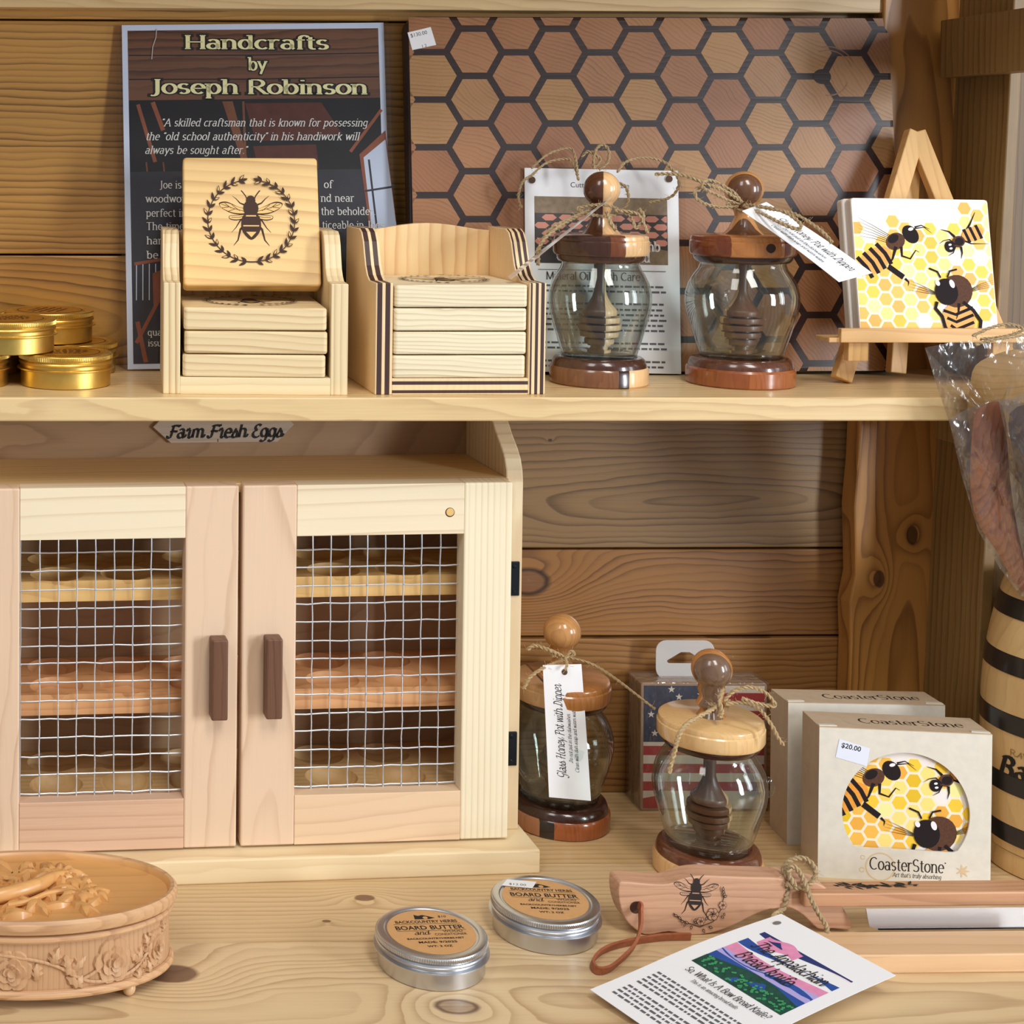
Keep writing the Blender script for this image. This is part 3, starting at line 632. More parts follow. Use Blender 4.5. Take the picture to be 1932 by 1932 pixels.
FILM = clear('cellophane', (248, 246, 242), 0.16, 0.06, 0.6, 1.9, bump=0.5, bscale=0.42, film=0.02)
LAMI = clear('laminate', (252, 252, 252), 0.05, 0.02, 0.4, 3.0)
PLASTIC = clear('milky_plastic', (235, 232, 228), 0.1, 0.06, 0.5, 2.5, film=0.45)
STEEL = plain('galvanized_wire', (196, 204, 212), 0.35, 0.75)
IRON = plain('black_hinge', (34, 38, 44), 0.3, 0.6)
# ------------------------------------------------------------------ the shelving unit
unit = thing('shelving_unit', 'built-in pine shelving unit that holds every piece of the display', 'shelves')
XL, XR = -45.0, 71.1
for (z0, z1, m, y0) in ((62.8, 74, WALL1, 123), (44.05, 62.65, WALL1, 123), (34.6, 43.9, WALL2, 123), (20.15, 34.5, WALL3, 123), (12.9, 20.0, WALL4, 123), (0, 12.75, WALL5, 122.7)):
    build('back_plank', MB().box(XL, XR, y0, y0+2, z0, z1), m, unit, bevel=0.12)
build('back_sheathing', MB().box(XL, XR+3, 125, 126, -2, 76), plain('dark_backing', (40, 26, 16), 0.8), unit)
po = [(P(x, y, 121).x, z) for x, y, z in ((1668, 30, 75), (1668, 30, 35))]
q = lambda x: P(x, 1000, 120.6).x
edge = [(66.9, 76), (66.75, 60), (66.3, 34.8), (65.7, 33), (65.6, 28), (65.35, 24), (65.5, 21), (65.6, 18.5), (65.2, 16.2), (65.35, 13), (65.3, 0)]
build('corner_post', MB().slabxz([(XR+3.4, 76), *edge, (XR+1, 0)], 120.6, 122.6), POST, unit, bevel=0.15)
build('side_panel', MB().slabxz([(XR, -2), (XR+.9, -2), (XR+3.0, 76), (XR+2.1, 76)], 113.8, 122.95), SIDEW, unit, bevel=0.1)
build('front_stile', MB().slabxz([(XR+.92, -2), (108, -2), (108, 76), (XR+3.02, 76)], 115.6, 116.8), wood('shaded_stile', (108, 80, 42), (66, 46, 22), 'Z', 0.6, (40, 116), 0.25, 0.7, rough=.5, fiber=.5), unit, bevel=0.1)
build('ledger_strip', MB().box(XL, XR, 120.9, 123, 63.5, 66.6), SHELFW, unit, bevel=0.1)
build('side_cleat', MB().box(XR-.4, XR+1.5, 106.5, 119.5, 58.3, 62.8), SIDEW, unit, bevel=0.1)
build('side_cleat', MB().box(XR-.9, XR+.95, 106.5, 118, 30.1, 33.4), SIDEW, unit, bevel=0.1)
build('top_board', MB().box(XL, XR, 103, 123, 66.6, 68.4), SHELFW, unit, bevel=0.1)
build('shelf_board', MB().box(XL, XR+.9, 106, 122.9, 33.46, 35.13), SHELFW, unit, bevel=0.12)
for (y0, y1, m) in ((76, 99.2, COUNT1), (99.2, 110.0, COUNT2), (110.0, 122.9, COUNT3)):
    build('counter_plank', MB().box(XL, 90, y0+.012, y1-.012, -2.4, 0), m, unit, bevel=0.05)
SZ = 35.13                                  # top of the upper shelf
# ------------------------------------------------------------------ gold and silver tins
GOLD = plain('gold_tin', (238, 200, 108), 0.38, 1.0, var=0.15, vs=1.0)
GOLDL = plain('gold_label', (206, 150, 40), 0.4, 0.85)
SILV = plain('aluminium', (206, 208, 212), 0.33, 1.0)
KRAFT = plain('kraft_label', (212, 162, 106), 0.6, var=0.08, vs=3)
def tin(R, H, metal, labelm, name, label, cat, loc, group, rotz=0):
    t = thing(name, label, cat, loc, (0, 0, rotz), group)
    b = .52*H
    build('tin_base', MB().lathe([(.93*R, 0), (.965*R, .06), (.965*R, b-.08), (1.0*R, b-.04), (1.045*R, b+.02), (1.045*R, b+.09), (.99*R, b+.14)], 72), metal, t, smooth=True)
    lid = build('tin_lid', MB().lathe([(.955*R, b+.12), (.97*R, b+.16), (.97*R, .67*H), (1.0*R, .69*H), (1.012*R, .73*H), (1.0*R, .77*H), (.965*R, .79*H), (.97*R, .82*H), (.99*R, .83*H), (1.0*R, .93*H), (.985*R, .975*H), (.95*R, H), (.86*R, H), (.84*R, H-.06), (0.01, H-.06)], 72, close=False), metal, t, smooth=True)
    m = MB(); n = 150
    for i in range(n):
        a = 2*PI*i/n; c, s = math.cos(a), math.sin(a); d = .012*R*.9
        m.add([((1.0*R-.01)*c+d*s, (1.0*R-.01)*s-d*c, .83*H), ((1.0*R-.01)*c-d*s, (1.0*R-.01)*s+d*c, .83*H), ((1.0*R-.01)*c-d*s, (1.0*R-.01)*s+d*c, .95*H), ((1.0*R-.01)*c+d*s, (1.0*R-.01)*s-d*c, .95*H),
               ((1.012*R)*c, (1.012*R)*s, .84*H), ((1.012*R)*c, (1.012*R)*s, .94*H)], [(0, 4, 5, 3), (4, 1, 2, 5), (0, 1, 4), (3, 5, 2)])
    build('knurled_edge', m, metal, lid)
    lb = MB().lathe([(.80*R, H-.055), (.80*R, H-.03), (0.01, H-.03)], 64, close=False)
    build('lid_label', lb, labelm, lid)
    return t
g1 = tin(3.42, 2.4, GOLD, GOLDL, 'gold_tin', 'round gold tin on the upper shelf, front right of the pile, nearest the poster', 'tin', (1.95, 112.5, SZ), 'gold tins on the upper shelf')
for ch in g1.children:
    if ch.name.startswith('tin_lid'):
        A = Art(lambda x, y, h: (x, y, 2.375+h))
        A.poly(circ(0, 0, 2.55, 40), BURN); A.poly(circ(0, 0, 2.47, 40), GOLDL)
        for yy, w in ((1.2, 2.6), (.7, 3.4), (.1, 3.6), (-.5, 3.2), (-1.1, 2.4)): 
            for k in range(7): A.poly([(-w/2+w*k/7, yy), (-w/2+w*(k+.7)/7, yy), (-w/2+w*(k+.7)/7, yy+.16+.08*(k % 2)), (-w/2+w*k/7, yy+.2)], BURN)
        A.done('label_print', ch)
dup(g1, (2.65, 119.42, SZ), (0, 0, .7), 'gold tin at the back right of the bottom layer, under the rear stacked tin')
dup(g1, (-5.55, 112.6, SZ), (0, 0, 1.9), 'gold tin at the far left of the bottom layer, cut by the picture edge')
dup(g1, (-4.7, 119.4, SZ), (0, 0, 2.5), 'gold tin at the back left of the bottom layer, mostly hidden under the stacked tins')
dup(g1, (-2.2, 113.0, SZ+2.42), (0, 0, .4), 'gold tin on top of the pile, front one resting across two tins')
dup(g1, (.82, 119.3, SZ+2.42), (0, 0, 1.2), 'gold tin stacked in the upper layer at the back, against the plank wall')
dup(g1, (-6.1, 119.1, SZ+2.42), (0, 0, 3.0), 'gold tin in the upper layer at the back left, cut by the picture edge')
# ------------------------------------------------------------------ laminated poster
def bar(mb, p, q, w, d, mi=0, up=(0, -1, 0)):
    p, q = Vector(p), Vector(q); t = (q-p).normalized(); n = Vector(up); n = (n - t*n.dot(t)).normalized(); s = t.cross(n)
    vs = []
    for e in (p, q):
        for i, j in ((-1, -1), (1, -1), (1, 1), (-1, 1)): vs.append(tuple(e + s*(w/2*i) + n*(d/2*j)))
    mb.add(vs, [(0, 1, 2, 3), (7, 6, 5, 4), (0, 4, 5, 1), (1, 5, 6, 2), (2, 6, 7, 3), (3, 7, 4, 0)], mi); return mb
ps0 = P(241, 694, 119.2); PW, PH = 20.9, 27.35
poster = thing('laminated_poster', 'dark laminated poster about handcrafts leaning on the back wall at upper left', 'poster', (ps0.x, ps0.y, SZ), (-0.118, -0.016, 0.0))
build('poster_sheet', MB().box(0, PW, 0, .05, .15, PH), plain('poster_paper', (206, 218, 240), 0.5), poster)
A = Art(lambda x, y, h: (x, -h, y)); k = .0418
def S(px, py): return ((px-234 - (py-690)*.02)*k, (692-py)*k)
PLK = wood('printed_planks', (112, 74, 52), (52, 30, 24), 'X', 0.5, (20, 6), 0.6, 0.8, fiber=0.9, rough=0.5, low=0.9)
NIGHT = plain('printed_dusk', (22, 18, 22), 0.5, var=0.25, vs=.5); SLATE = plain('printed_slate', (52, 52, 60), 0.5, var=0.3, vs=.4); RAFTER = plain('printed_rafter', (128, 78, 48), 0.5, var=0.3, vs=1)
ROOF = plain('printed_roof', (96, 46, 32), 0.5, var=0.4, vs=1.0); SKY = plain('printed_sky', (196, 208, 230), 0.5); RUST = plain('printed_rust', (150, 84, 56), 0.5, var=0.3, vs=1); DARK = plain('printed_black', (24, 20, 22), 0.5)
A.poly([(.45, .55), (PW-.45, .55), (PW-.45, PH-.45), (.45, PH-.45)], NIGHT)
A.poly([(.45, S(0, 182)[1]), (PW-.45, S(0, 182)[1]), (PW-.45, PH-.45), (.45, PH-.45)], PLK)
for yy in (96, 142): A.line([(.5, S(0, yy)[1]), (PW/2, S(0, yy+2)[1]), (PW-.5, S(0, yy)[1])], .1, DARK)
A.poly([(.45, .55), (PW-.45, .55), (PW-.45, S(0, 318)[1]), (.45, S(0, 318)[1])], SLATE)
A.poly([S(455, 190), S(600, 190), S(640, 250), S(560, 262), S(475, 262)], ROOF); A.poly([S(470, 272), S(590, 270), S(595, 316), S(480, 316)], ROOF)
A.poly([S(412, 186), S(432, 186), S(462, 305), S(450, 305)], RAFTER); A.line([S(452, 186), S(456, 300)], .18, RAFTER)
A.line([S(252, 190), S(285, 300)], .3, RUST); A.line([S(280, 186), S(300, 240)], .35, RUST)
for x0 in (268, 300, 385, 470, 540): A.line([S(x0, 300), S(x0+2, 318)], .12, RAFTER)
A.line([S(715, 205), S(655, 285)], .25, RUST)
A.poly([S(672, 290), S(722, 245), S(742, 430), S(690, 430)], RUST); A.poly([S(680, 296), S(722, 262), S(742, 436), S(694, 430)], SKY)
for p in ((S(690, 300), S(704, 430)), (S(682, 360), S(738, 352))): A.line(list(p), .16, SLATE)
for x0 in (250, 262, 274, 286, 300): A.line([S(x0, 492), S(x0, 560)], .07, SKY)
A.line([S(246, 492), S(310, 482)], .25, RUST); A.poly([S(280, 510), S(306, 500), S(300, 560), S(282, 570)], RUST); A.line([S(292, 560), S(250, 640)], .3, RUST); A.line([S(252, 600), S(268, 676)], .35, RUST)
A.poly([S(300, 495), S(340, 495), S(340, 676), S(290, 676)], DARK)
TIT = plain('pale_yellow_print', (240, 234, 176), 0.5); WHT = plain('white_print', (228, 226, 222), 0.5)
def title(t, cx, by, cap, sx):
    for g, m in ((.55, DARK), (0.0, TIT)):
        T = pen(t, cap, 1.25, .55, 0, sx, 'CENTER', True, grow=g); c = S(cx, by); A.text(T, m, c, -.014)
title('Handcrafts', 478, 86, 1.05, 1.85); title('by', 479, 127, 1.0, 1.15); title('Joseph Robinson', 482, 172, 1.1, 1.78)
def para(t, px, py, cap=.58, slant=0.0, w=None, m=WHT):
    T = pen(t, cap, .95, .5, slant, 1.0, 'LEFT', True, gap=.25)
    if w: T = ([(x*w*k/T[2], y) for x, y in T[0]], T[1], w*k)
    A.text(T, m, S(px, py), -.012)
para('"A skilled craftsman that is known for possessing', 296, 232, .60, .25, 392)
para('the "old school authenticity" in his handiwork will', 266, 258, .60, .25, 406)
para('always be sought after."', 265, 284, .60, .25, 194)
para('Joe is', 293, 350, w=42); para('of', 604, 353, w=17)
para('woodwor', 267, 376, w=76); para('nd near', 598, 379, w=64)
para('perfect in', 268, 403, w=76); para('the beholder.', 598, 404, w=104)
para('The time', 268, 428, w=72); para('ticeable in Joes', 600, 430, w=118)
para('hand', 269, 455, w=44); para('be a', 269, 482, w=40)
para('qualit', 271, 626, .5, w=42); para('issue.', 272, 646, .5, w=36)
A.line([S(287, 46), S(286, 62), S(280, 80), S(278, 104)], .07, plain('paper_crease', (190, 180, 176), .6))
A.done('poster_print', poster)
build('laminate_sleeve', MB().box(-.35, PW+.4, -.16, .12, 0, PH+.3), LAMI, poster)
# ------------------------------------------------------------------ coaster holders and bee coasters
def side_outline(hf, hb, D):
    return [(0, 0), (D, 0), (D, hb)] + [(y, z) for y, z in ((5.6, hb), (4.9, hb-.25), (4.3, hb-.9), (3.9, hb-1.8), (3.5, hb-2.6), (2.9, hf+.35), (2.2, hf+.02))] + [(0, hf)]
def holder(W, hf, hb, D, th, label, loc, rz, mz, mx, mb_, zb, group):
    t = thing('coaster_holder', label, 'holder', loc, (0, 0, rz), group)
    for s in (-1, 1):
        x0, x1 = (-W/2, -W/2+th) if s < 0 else (W/2-th, W/2)
        build('side_panel', MB().slabyz(side_outline(hf, hb, D), x0, x1), mz, t, bevel=.06)
    build('bottom_board', MB().box(-W/2+th, W/2-th, .02, D, 0, zb), mx, t, bevel=.04)
    top = [(-W/2+th, hb-.3)] + [(-W/2+th+(W-2*th)*i/10, hb-.3+.55*math.sin(PI*i/10)**1.5) for i in range(1, 10)] + [(W/2-th, hb-.3)]
    build('back_board', MB().slabxz([(W/2-th, zb), *reversed(top), (-W/2+th, zb)], D-(1.1 if D > 11 else .62), D-.02), mb_, t, bevel=.05)
    return t
h1 = P(481, 745, 107.3); h1x = h1.x
holder(12.95, 7.85, 11.3, 11.6, 1.2, 'pale pine coaster holder with a bee coaster standing upright in it', (h1x, 107.3, SZ), -.06, HOLD_Z, HOLD_X, HOLD_BACK, 1.2, 'coaster holders')
def coaster(mat, label, loc, rot, art, group, name='wooden_coaster'):
    c = thing(name, label, 'coaster', loc, rot, group)
    build('coaster_block', MB().slabxy(rrect(-5.02, 5.02, 0, 10.0, .28, 4), 0, 1.58), mat, c, bevel=.16, seg=3)
    if art:
        A = Art(lambda x, y, h: (x, 5+y, 1.58+h)); bee_mark(A, (.0, .25), 2.35, BURN, BARE1); wreath(A, (0, 0), 3.2, BURN, BARE1); A.done('bee_engraving', c)
    return c
cg = 'bee coasters in the pale holder'
dz = 1.66
for i, (lb, dx) in enumerate((('blank-edged pine coaster lowest of the three stacked in the pale holder', -.12), ('pine coaster in the middle of the stack of three in the pale holder', .08), ('pine coaster topmost of the flat stack below the upright bee coaster', -.02))):
    coaster(COE, lb, (h1x+dx*.6, 107.32, SZ+1.22+dz*i), (0, 0, -.06), i == 2, cg)
up = coaster(CO1, 'square pine coaster with burned bee and laurel wreath standing upright', (h1x+.06*7.2, 113.0, SZ+1.22+dz*3+.58), (PI/2-.36, 0, -.06), True, cg)
h2 = P(868, 744, 107.3); h2x = h2.x
def stripes(name, bands, d): return layered(name, bands, d, rough=0.5, coat=0.0, fiber=.15, amt=.2)
PL, PD = ((242, 212, 166), (206, 156, 100)), ((66, 40, 34), (36, 22, 20))
def bl(lims): return [(l, *(PL if k == 'l' else PD)) for l, k in lims]
HS = stripes('striped_pine', bl(((-5.98, 'l'), (-5.62, 'd'), (-5.4, 'l'), (-5.05, 'd'), (4.95, 'l'), (5.08, 'd'), (5.3, 'l'), (5.52, 'd'), (5.7, 'l'), (5.95, 'd'), (9, 'l'))), (1, 0, 0))
HB = stripes('striped_pine', bl(((.1, 'l'), (.32, 'd'), (.7, 'l'), (.95, 'd'), (9, 'l'))), (0, 0, 1))
holder(12.15, 7.9, 11.5, 9.9, 1.22, 'pine coaster holder with dark striped edges and four stacked coasters', (h2x, 107.3, SZ), .015, HS, HB, HOLD_BACK, 1.15, 'coaster holders')
for i, (lb, dx) in enumerate((('bottom coaster of the four in the dark striped holder', -.12), ('second coaster up of the four in the dark striped holder', 0), ('third coaster up of the four in the dark striped holder', .0), ('top coaster of the dark striped holder, burned pattern on its face', .08))):
    c = coaster(COE2, lb, (h2x+dx*.5, 107.36, SZ+1.18+1.67*i), (0, 0, .015), i == 3, 'bee coasters in the striped holder')
    c.scale = (.945, .905, 1.0)
# ------------------------------------------------------------------ honeycomb end-grain board
bl0 = P(782, 705, 117.3); BW, BH, BT = 38.5, 28.1, 2.15
board = thing('cutting_board', 'large honeycomb-patterned end-grain cutting board leaning against the back wall', 'cutting board', (bl0.x, 117.3, SZ), (-0.122, -0.004, 0.0))
BWOOD = wood('dark_walnut_board', (46, 28, 26), (26, 16, 14), 'X', .5, (9, 4), .4, .5, rough=.4, coat=.25)
build('board_body', MB().slabxz(rrect(0, BW, .05, BH, .9, 5), 0, BT), BWOOD, board, bevel=.35, seg=3)
HT = [wood('end_grain_maple', c1, c2, 'Y', .3, ce, .3, .55, fiber=.25, rough=.42, coat=.22, seed=sd, low=.5) for c1, c2, ce, sd in
      (((168, 118, 78), (114, 74, 44), (3, 9), 3), ((160, 110, 72), (106, 66, 40), (12, -4), 17), ((172, 126, 82), (122, 82, 48), (-7, 3), 31), ((158, 106, 70), (104, 64, 40), (2, 2), 47), ((174, 130, 82), (124, 86, 48), (60, 4), 60))]
A = Art(lambda x, y, h: (x, -h, y)); rnd = random.Random(3)
hc = P(978, 144, 120.0); hx0, hy0 = hc.x-bl0.x, (hc.z-SZ)/math.cos(.122)
pit, colp = 3.76, 3.32; R = colp*2/3; g = .86
for i in range(-4, 12):
    for j in range(-8, 5):
        cx = hx0 + i*colp; cy = hy0 + j*pit + (pit/2 if i % 2 else 0)
        ks = pit/(R*math.sqrt(3))
        h = [(cx+R*g*math.cos(PI/3*q+rnd.uniform(-.008, .008)), cy+R*ks*g*math.sin(PI/3*q)) for q in range(6)]
        if cx < 2.0:                        # the left column runs out over the edge
            h = [(x if x > cx else x-2.2, y) for x, y in h]
        h = clip(h, .12, BW-.12, .18, BH-.12)
        if h: A.poly(h, rnd.choice(HT), lift=.012)
A.n = 10; kx, ky = (P(1552, 160, 120.2).x-bl0.x, 23.3)
A.poly(circ(kx, ky, .72, 20, .6), BWOOD); 
for r0, a0, a1 in ((2.0, 20, 110), (2.3, 25, 100), (1.6, -100, -20)): A.line(circ(kx+.5, ky+.1, r0, 14, a0=a0, a1=a1), .09, HT[1])
A.done('hexagon_inlay', board, 'brown wooden hexagons between dark walnut lines')
A = Art(lambda x, y, h: (x, -h-.03, y))
st = P(775, 60, 120.3); sx0, sy0 = st.x-bl0.x+.25, 25.35
A.tri([(0, 0), (1.9, .42), (1.5, 1.85), (-.35, 1.4)], [[0, 1, 2, 3]], PAPER, (sx0, sy0), 0.0)
A.text(sans('$130.00', .42, 'LEFT'), BLACK, (sx0-.1, sy0+1.0), .22)
A.text(sans('1 2', .34, 'LEFT'), BLACK, (sx0+.75, sy0+.18), .22)
A.done('price_sticker', board, 'small white price sticker')
# ------------------------------------------------------------------ care card hanging in front of the board
cb = P(1013, 706, 114.9)
CW, CH = 12.1, 16.1
card = thing('care_card', 'white laminated cutting board care card tied with twine, behind the glass pots', 'card', (P(1012, 700, 117.0).x-.8, 117.0, SZ), (-0.122, 0.016, 0))
build('card_sheet', MB().box(0, CW, 0, .04, .3, CH), PAPER, card)
build('card_laminate', MB().box(-.55, CW+.5, -.10, .10, .02, CH+.4), LAMI, card)
A = Art(lambda x, y, h: (x, -h, y)); Cc = lambda px, py: ((px-1001-(708-py)*-.035)*.0398, (713-py)*.0398)
A.text(sans('Cutting Board Care', .58, 'CENTER'), BLACK, (5.9, CH-1.45))
PINK = plain('printed_tile', (206, 138, 118), .5); GREY1 = plain('printed_grey', (70, 64, 62), .5, var=.3, vs=1.5); LOGS = plain('printed_logs', (150, 128, 100), .5, var=.4, vs=2)
A.poly([(.75, 8.7), (11.2, 8.7), (11.2, 13.9), (.75, 13.9)], GREY1); A.poly([(.75, 12.6), (11.2, 12.6), (11.2, 13.9), (.75, 13.9)], LOGS); A.poly([(7.2, 8.7), (11.2, 8.7), (11.2, 9.8), (8.0, 10.4)], LOGS)
for i in range(8):
    for j in range(4):
        cx, cy = 1.3+i*1.34+(j % 2)*.6, 10.4+j*.62
        A.poly(clip([(cx+.6*math.cos(PI/3*q), cy+.28*math.sin(PI/3*q)) for q in range(6)], .78, 11.15, 8.75, 12.7), PINK, lift=.02)
A.n = 30
A.text(pen('Honeycomb', .75, 1.3, .6, align='RIGHT'), WHT, (10.6, 9.75)); A.text(pen('Board', .75, 1.2, .5, align='CENTER'), WHT, (8.6, 8.9))
A.line([(1.0, 8.2), (11.0, 8.2)], .04, BLACK)
A.text(pen('Mineral Oil Finish Care', .6, .8, .35, align='CENTER', sx=1.0), BLACK, (5.3, 7.45))
GREYT = plain('grey_print', (96, 96, 100), .6); rnd = random.Random(11)
for yy in (6.9, 6.5, 5.55, 5.1, 4.7, 4.3, 3.9, 3.5, 2.5, 2.1, 1.1, .7): 
    x = 1.0
    while x < 10.7:
        w = rnd.uniform(.18, .65); A.poly([(x, yy), (min(x+w, 11.0), yy), (min(x+w, 11.0), yy+.15), (x, yy+.15)], GREYT, lift=.02); x += w+.12
A.done('card_print', card)
A = Art(lambda x, y, h: (x, -.11-h, y)); HOLE = plain('punched_hole', (84, 58, 40), .8)
A.poly(circ(.55, CH-.95, .27), HOLE); A.done('punched_hole', card)
A = Art(lambda x, y, h: (x, -.11-h, y)); A.poly(circ(CW-.75, CH-.65, .27), HOLE); A.done('punched_hole', card)
def wl(o, pts):                             # pixel triples -> that thing's own coordinates
    bpy.context.view_layer.update(); mi = o.matrix_world.inverted()
    return [tuple((mi @ (P(*p)*U))/U) for p in pts]
m = MB()
twine(m, wl(card, [(1003, 331, 117.2), (985, 345, 116.8), (978, 372, 117.0), (983, 392, 117.2)]), .10, seedv=2)
twine(m, wl(card, [(1003, 331, 117.2), (1030, 308, 117.5), (1062, 300, 117.5), (1080, 306, 117.3), (1092, 340, 116.8)]), .09, seedv=3)
twine(m, wl(card, [(1003, 318, 117.4), (1035, 290, 117.5), (1075, 280, 117.5), (1086, 300, 117.2), (1090, 330, 116.8)]), .09, seedv=4)
twine(m, wl(card, [(1098, 296, 117.0), (1110, 286, 116.8), (1132, 300, 116.8), (1120, 316, 116.8), (1123, 285, 116.6), (1137, 273, 116.6), (1148, 284, 116.6), (1146, 306, 116.7), (1130, 320, 116.8)]), .10, seedv=5)
twine(m, wl(card, [(1165, 325, 116.7), (1180, 306, 116.9), (1215, 297, 117.1), (1250, 304, 117.0), (1268, 320, 116.8), (1279, 336, 116.7), (1280, 352, 116.7), (1265, 372, 116.9), (1225, 382, 117.0)]), .10, seedv=6)
twine(m, wl(card, [(1165, 345, 116.6), (1180, 352, 116.5), (1186, 372, 116.5), (1180, 392, 116.5), (1165, 398, 116.5)]), .10, seedv=7)
build('twine_tie', m, JUTE, card, smooth=True)
# ------------------------------------------------------------------ glass honey pots
def pot(name, label, c, fr, mats, ball=1.37, neck=.62, flare=1.5, lidtop=0, rz=0, lug=None, dip=None, group='glass honey pots', lidtilt=(0, 0), flat=False):
    t = thing(name, label, 'honey pot', c, (0, 0, rz), group)
    r = lambda v: v*fr
    base = build('pot_base', MB().lathe([(r(3.7), 0), (r(3.82), .12), (r(3.82), 1.15), (r(3.7), 1.32)], 64), mats['base'], t, smooth=True)
    build('base_rim', MB().lathe([(r(3.66), 1.30), (r(3.62), 1.55), (r(3.5), 1.85), (r(3.3), 2.0), (r(2.95), 2.02), (r(2.9), 1.9), (.01, 1.9)], 64, close=False), mats['rim'], base, smooth=True)
    go = [(2.75, 1.95), (2.92, 2.2), (3.08, 2.7), (3.3, 3.4), (3.6, 4.4), (3.86, 5.3), (3.98, 6.1), (3.95, 6.75), (3.75, 7.5), (3.42, 8.15), (3.1, 8.6), (2.98, 8.95), (3.1, 9.15), (3.0, 9.35)]
    gi = [(a-.17, b+.02) for a, b in reversed(go)]; gi[-1] = (2.5, 2.35)
    gl = build('glass_jar', MB().lathe([(.01, 1.95)] + [(r(a), b) for a, b in go+gi] + [(.01, 2.3)], 72, close=False), GLASS, t, smooth=True, ang=60)
    if lug:                                 # small pinched loop on the glass
        a, z = lug; rr = r(3.75); pts = []
        for i in range(9):
            q = PI*i/8; pts.append(((rr+.55*math.sin(q))*math.cos(a), (rr+.55*math.sin(q))*math.sin(a), z+.62*math.cos(q)))
        build('glass_loop', MB().tube(pts, .17, 8), GLASS, gl, smooth=True)
    lid = build('pot_lid', MB().lathe([(r(3.45), 9.55), (r(3.62), 9.62), (r(3.72), 9.8), (r(3.72), 10.6), (r(3.64), 10.7), (r(3.66), 10.78), (r(3.6), 11.0), (r(3.4), 11.12), (.01, 11.15)], 64, close=False), mats['lid'], t, smooth=True)
    build('lid_collar', MB().lathe([(r(2.7), 9.0), (r(3.25), 9.1), (r(3.42), 9.3), (r(3.46), 9.56), (.01, 9.56)], 64, close=False), mats['collar'], lid, smooth=True)
    kz = 11.1
    build('lid_knob', MB().lathe([(flare, kz), (flare*.9, kz+.12), (flare*.7, kz+.45), (neck+.22, kz+.9), (neck, kz+1.35), (neck+.02, kz+1.6), (neck+.12, kz+1.85)] +
          [(ball*math.sin(a), 14.45-ball*math.cos(a)) for a in [PI*(.22+.78*i/16) for i in range(16)]] + [(.01, 14.45+ball)], 48, close=False), mats['knob'], lid, smooth=True, ang=60)
    pr = [(.5, 9.05), (.42, 8.4), (.42, 6.9), (.55, 6.45), (.85, 5.9), (1.2, 5.5)]
    for i in range(6):
        z = 5.45-.53*i; ro = 1.5*math.sin(PI*(.30+.115*i)) + .02
        pr += [(ro, z), (ro+.03, z-.18), (ro, z-.37), (.82, z-.38), (.82, z-.52)]
    pr += [(.85, 2.5), (.6, 2.36), (.01, 2.33)]
    build('honey_dipper', MB().lathe(pr, 40, close=False), mats['dip'], lid, smooth=True, ang=30)
    return t
DW, MP, CH_ = ((74, 42, 28), (40, 22, 14)), ((232, 190, 138), (196, 144, 92)), ((176, 106, 58), (124, 66, 32))
OL = ((206, 150, 92), (160, 102, 54))
p1 = P(1129, 715, 113.2)
pot1m = dict(base=layered('walnut_maple', [(.9, (128, 84, 54), (82, 46, 28)), (1.7, (60, 34, 26), (36, 20, 16)), (9, *MP)], (1, -.2, 0)), rim=layered('dark_walnut', [(9, *DW)], (1, 0, 0)),
             lid=layered('walnut_maple', [(-.5, *DW), (.6, (120, 66, 38), (78, 40, 24)), (9, *MP)], (1, 0, 0)), collar=layered('dark_walnut', [(9, *DW)], (1, 0, 0)),
             knob=layered('walnut_maple', [(.1, (92, 54, 36), (52, 28, 20)), (9, *MP)], (1, -.35, 0)), dip=layered('walnut_maple', [(.3, (84, 58, 46), (54, 34, 28)), (9, (214, 180, 140), (170, 130, 92))], (1, -.25, 0), rough=.4, coat=.1))
pot1 = pot('honey_pot', 'glass honey pot with half-dark half-pale lid and knob, beside the striped coaster holder', (p1.x, 113.2, SZ), .925, pot1m, ball=1.32, lug=(PI*1.13, 6.6))
build('pot_tag', MB().prism(wl(pot1, [(1156, 371, 110.3), (1150, 372, 111.4), (958, 522, 109.6), (964, 527, 107.8)]), lambda p: p, lambda p: (p[0]+.03, p[1], p[2]+.04)), plain('laminated_tag', (226, 222, 220), .15, coat=.5), pot1)
m = MB()
twine(m, wl(pot1, [(1100, 400, 111.8), (1092, 392, 112.6), (1135, 386, 111.8), (1165, 396, 111.8), (1150, 408, 111.6), (1105, 404, 111.4)]), .11, seedv=8, fuzz=8)
twine(m, wl(pot1, [(1110, 398, 111.1), (1070, 415, 110.4), (1040, 432, 110.2), (1020, 462, 109.8), (1015, 500, 109.4)]), .12, seedv=9, fuzz=9)
twine(m, wl(pot1, [(1100, 404, 110.9), (1060, 424, 110.2), (1028, 450, 109.8), (1012, 478, 109.4)]), .12, seedv=10, fuzz=9)
twine(m, wl(pot1, [(1145, 400, 111.2), (1152, 420, 110.6), (1162, 434, 110.2)]), .11, seedv=11)
twine(m, wl(pot1, [(1160, 396, 111.4), (1190, 408, 111.2), (1200, 430, 110.8), (1215, 410, 110.8), (1206, 394, 111.0)]), .11, seedv=12, fuzz=8)
twine(m, wl(pot1, [(1170, 398, 111.3), (1205, 405, 110.8), (1222, 440, 110.4)]), .11, seedv=13)
build('twine_bow', m, JUTE, pot1, smooth=True)
p2 = P(1396, 720, 112.9)
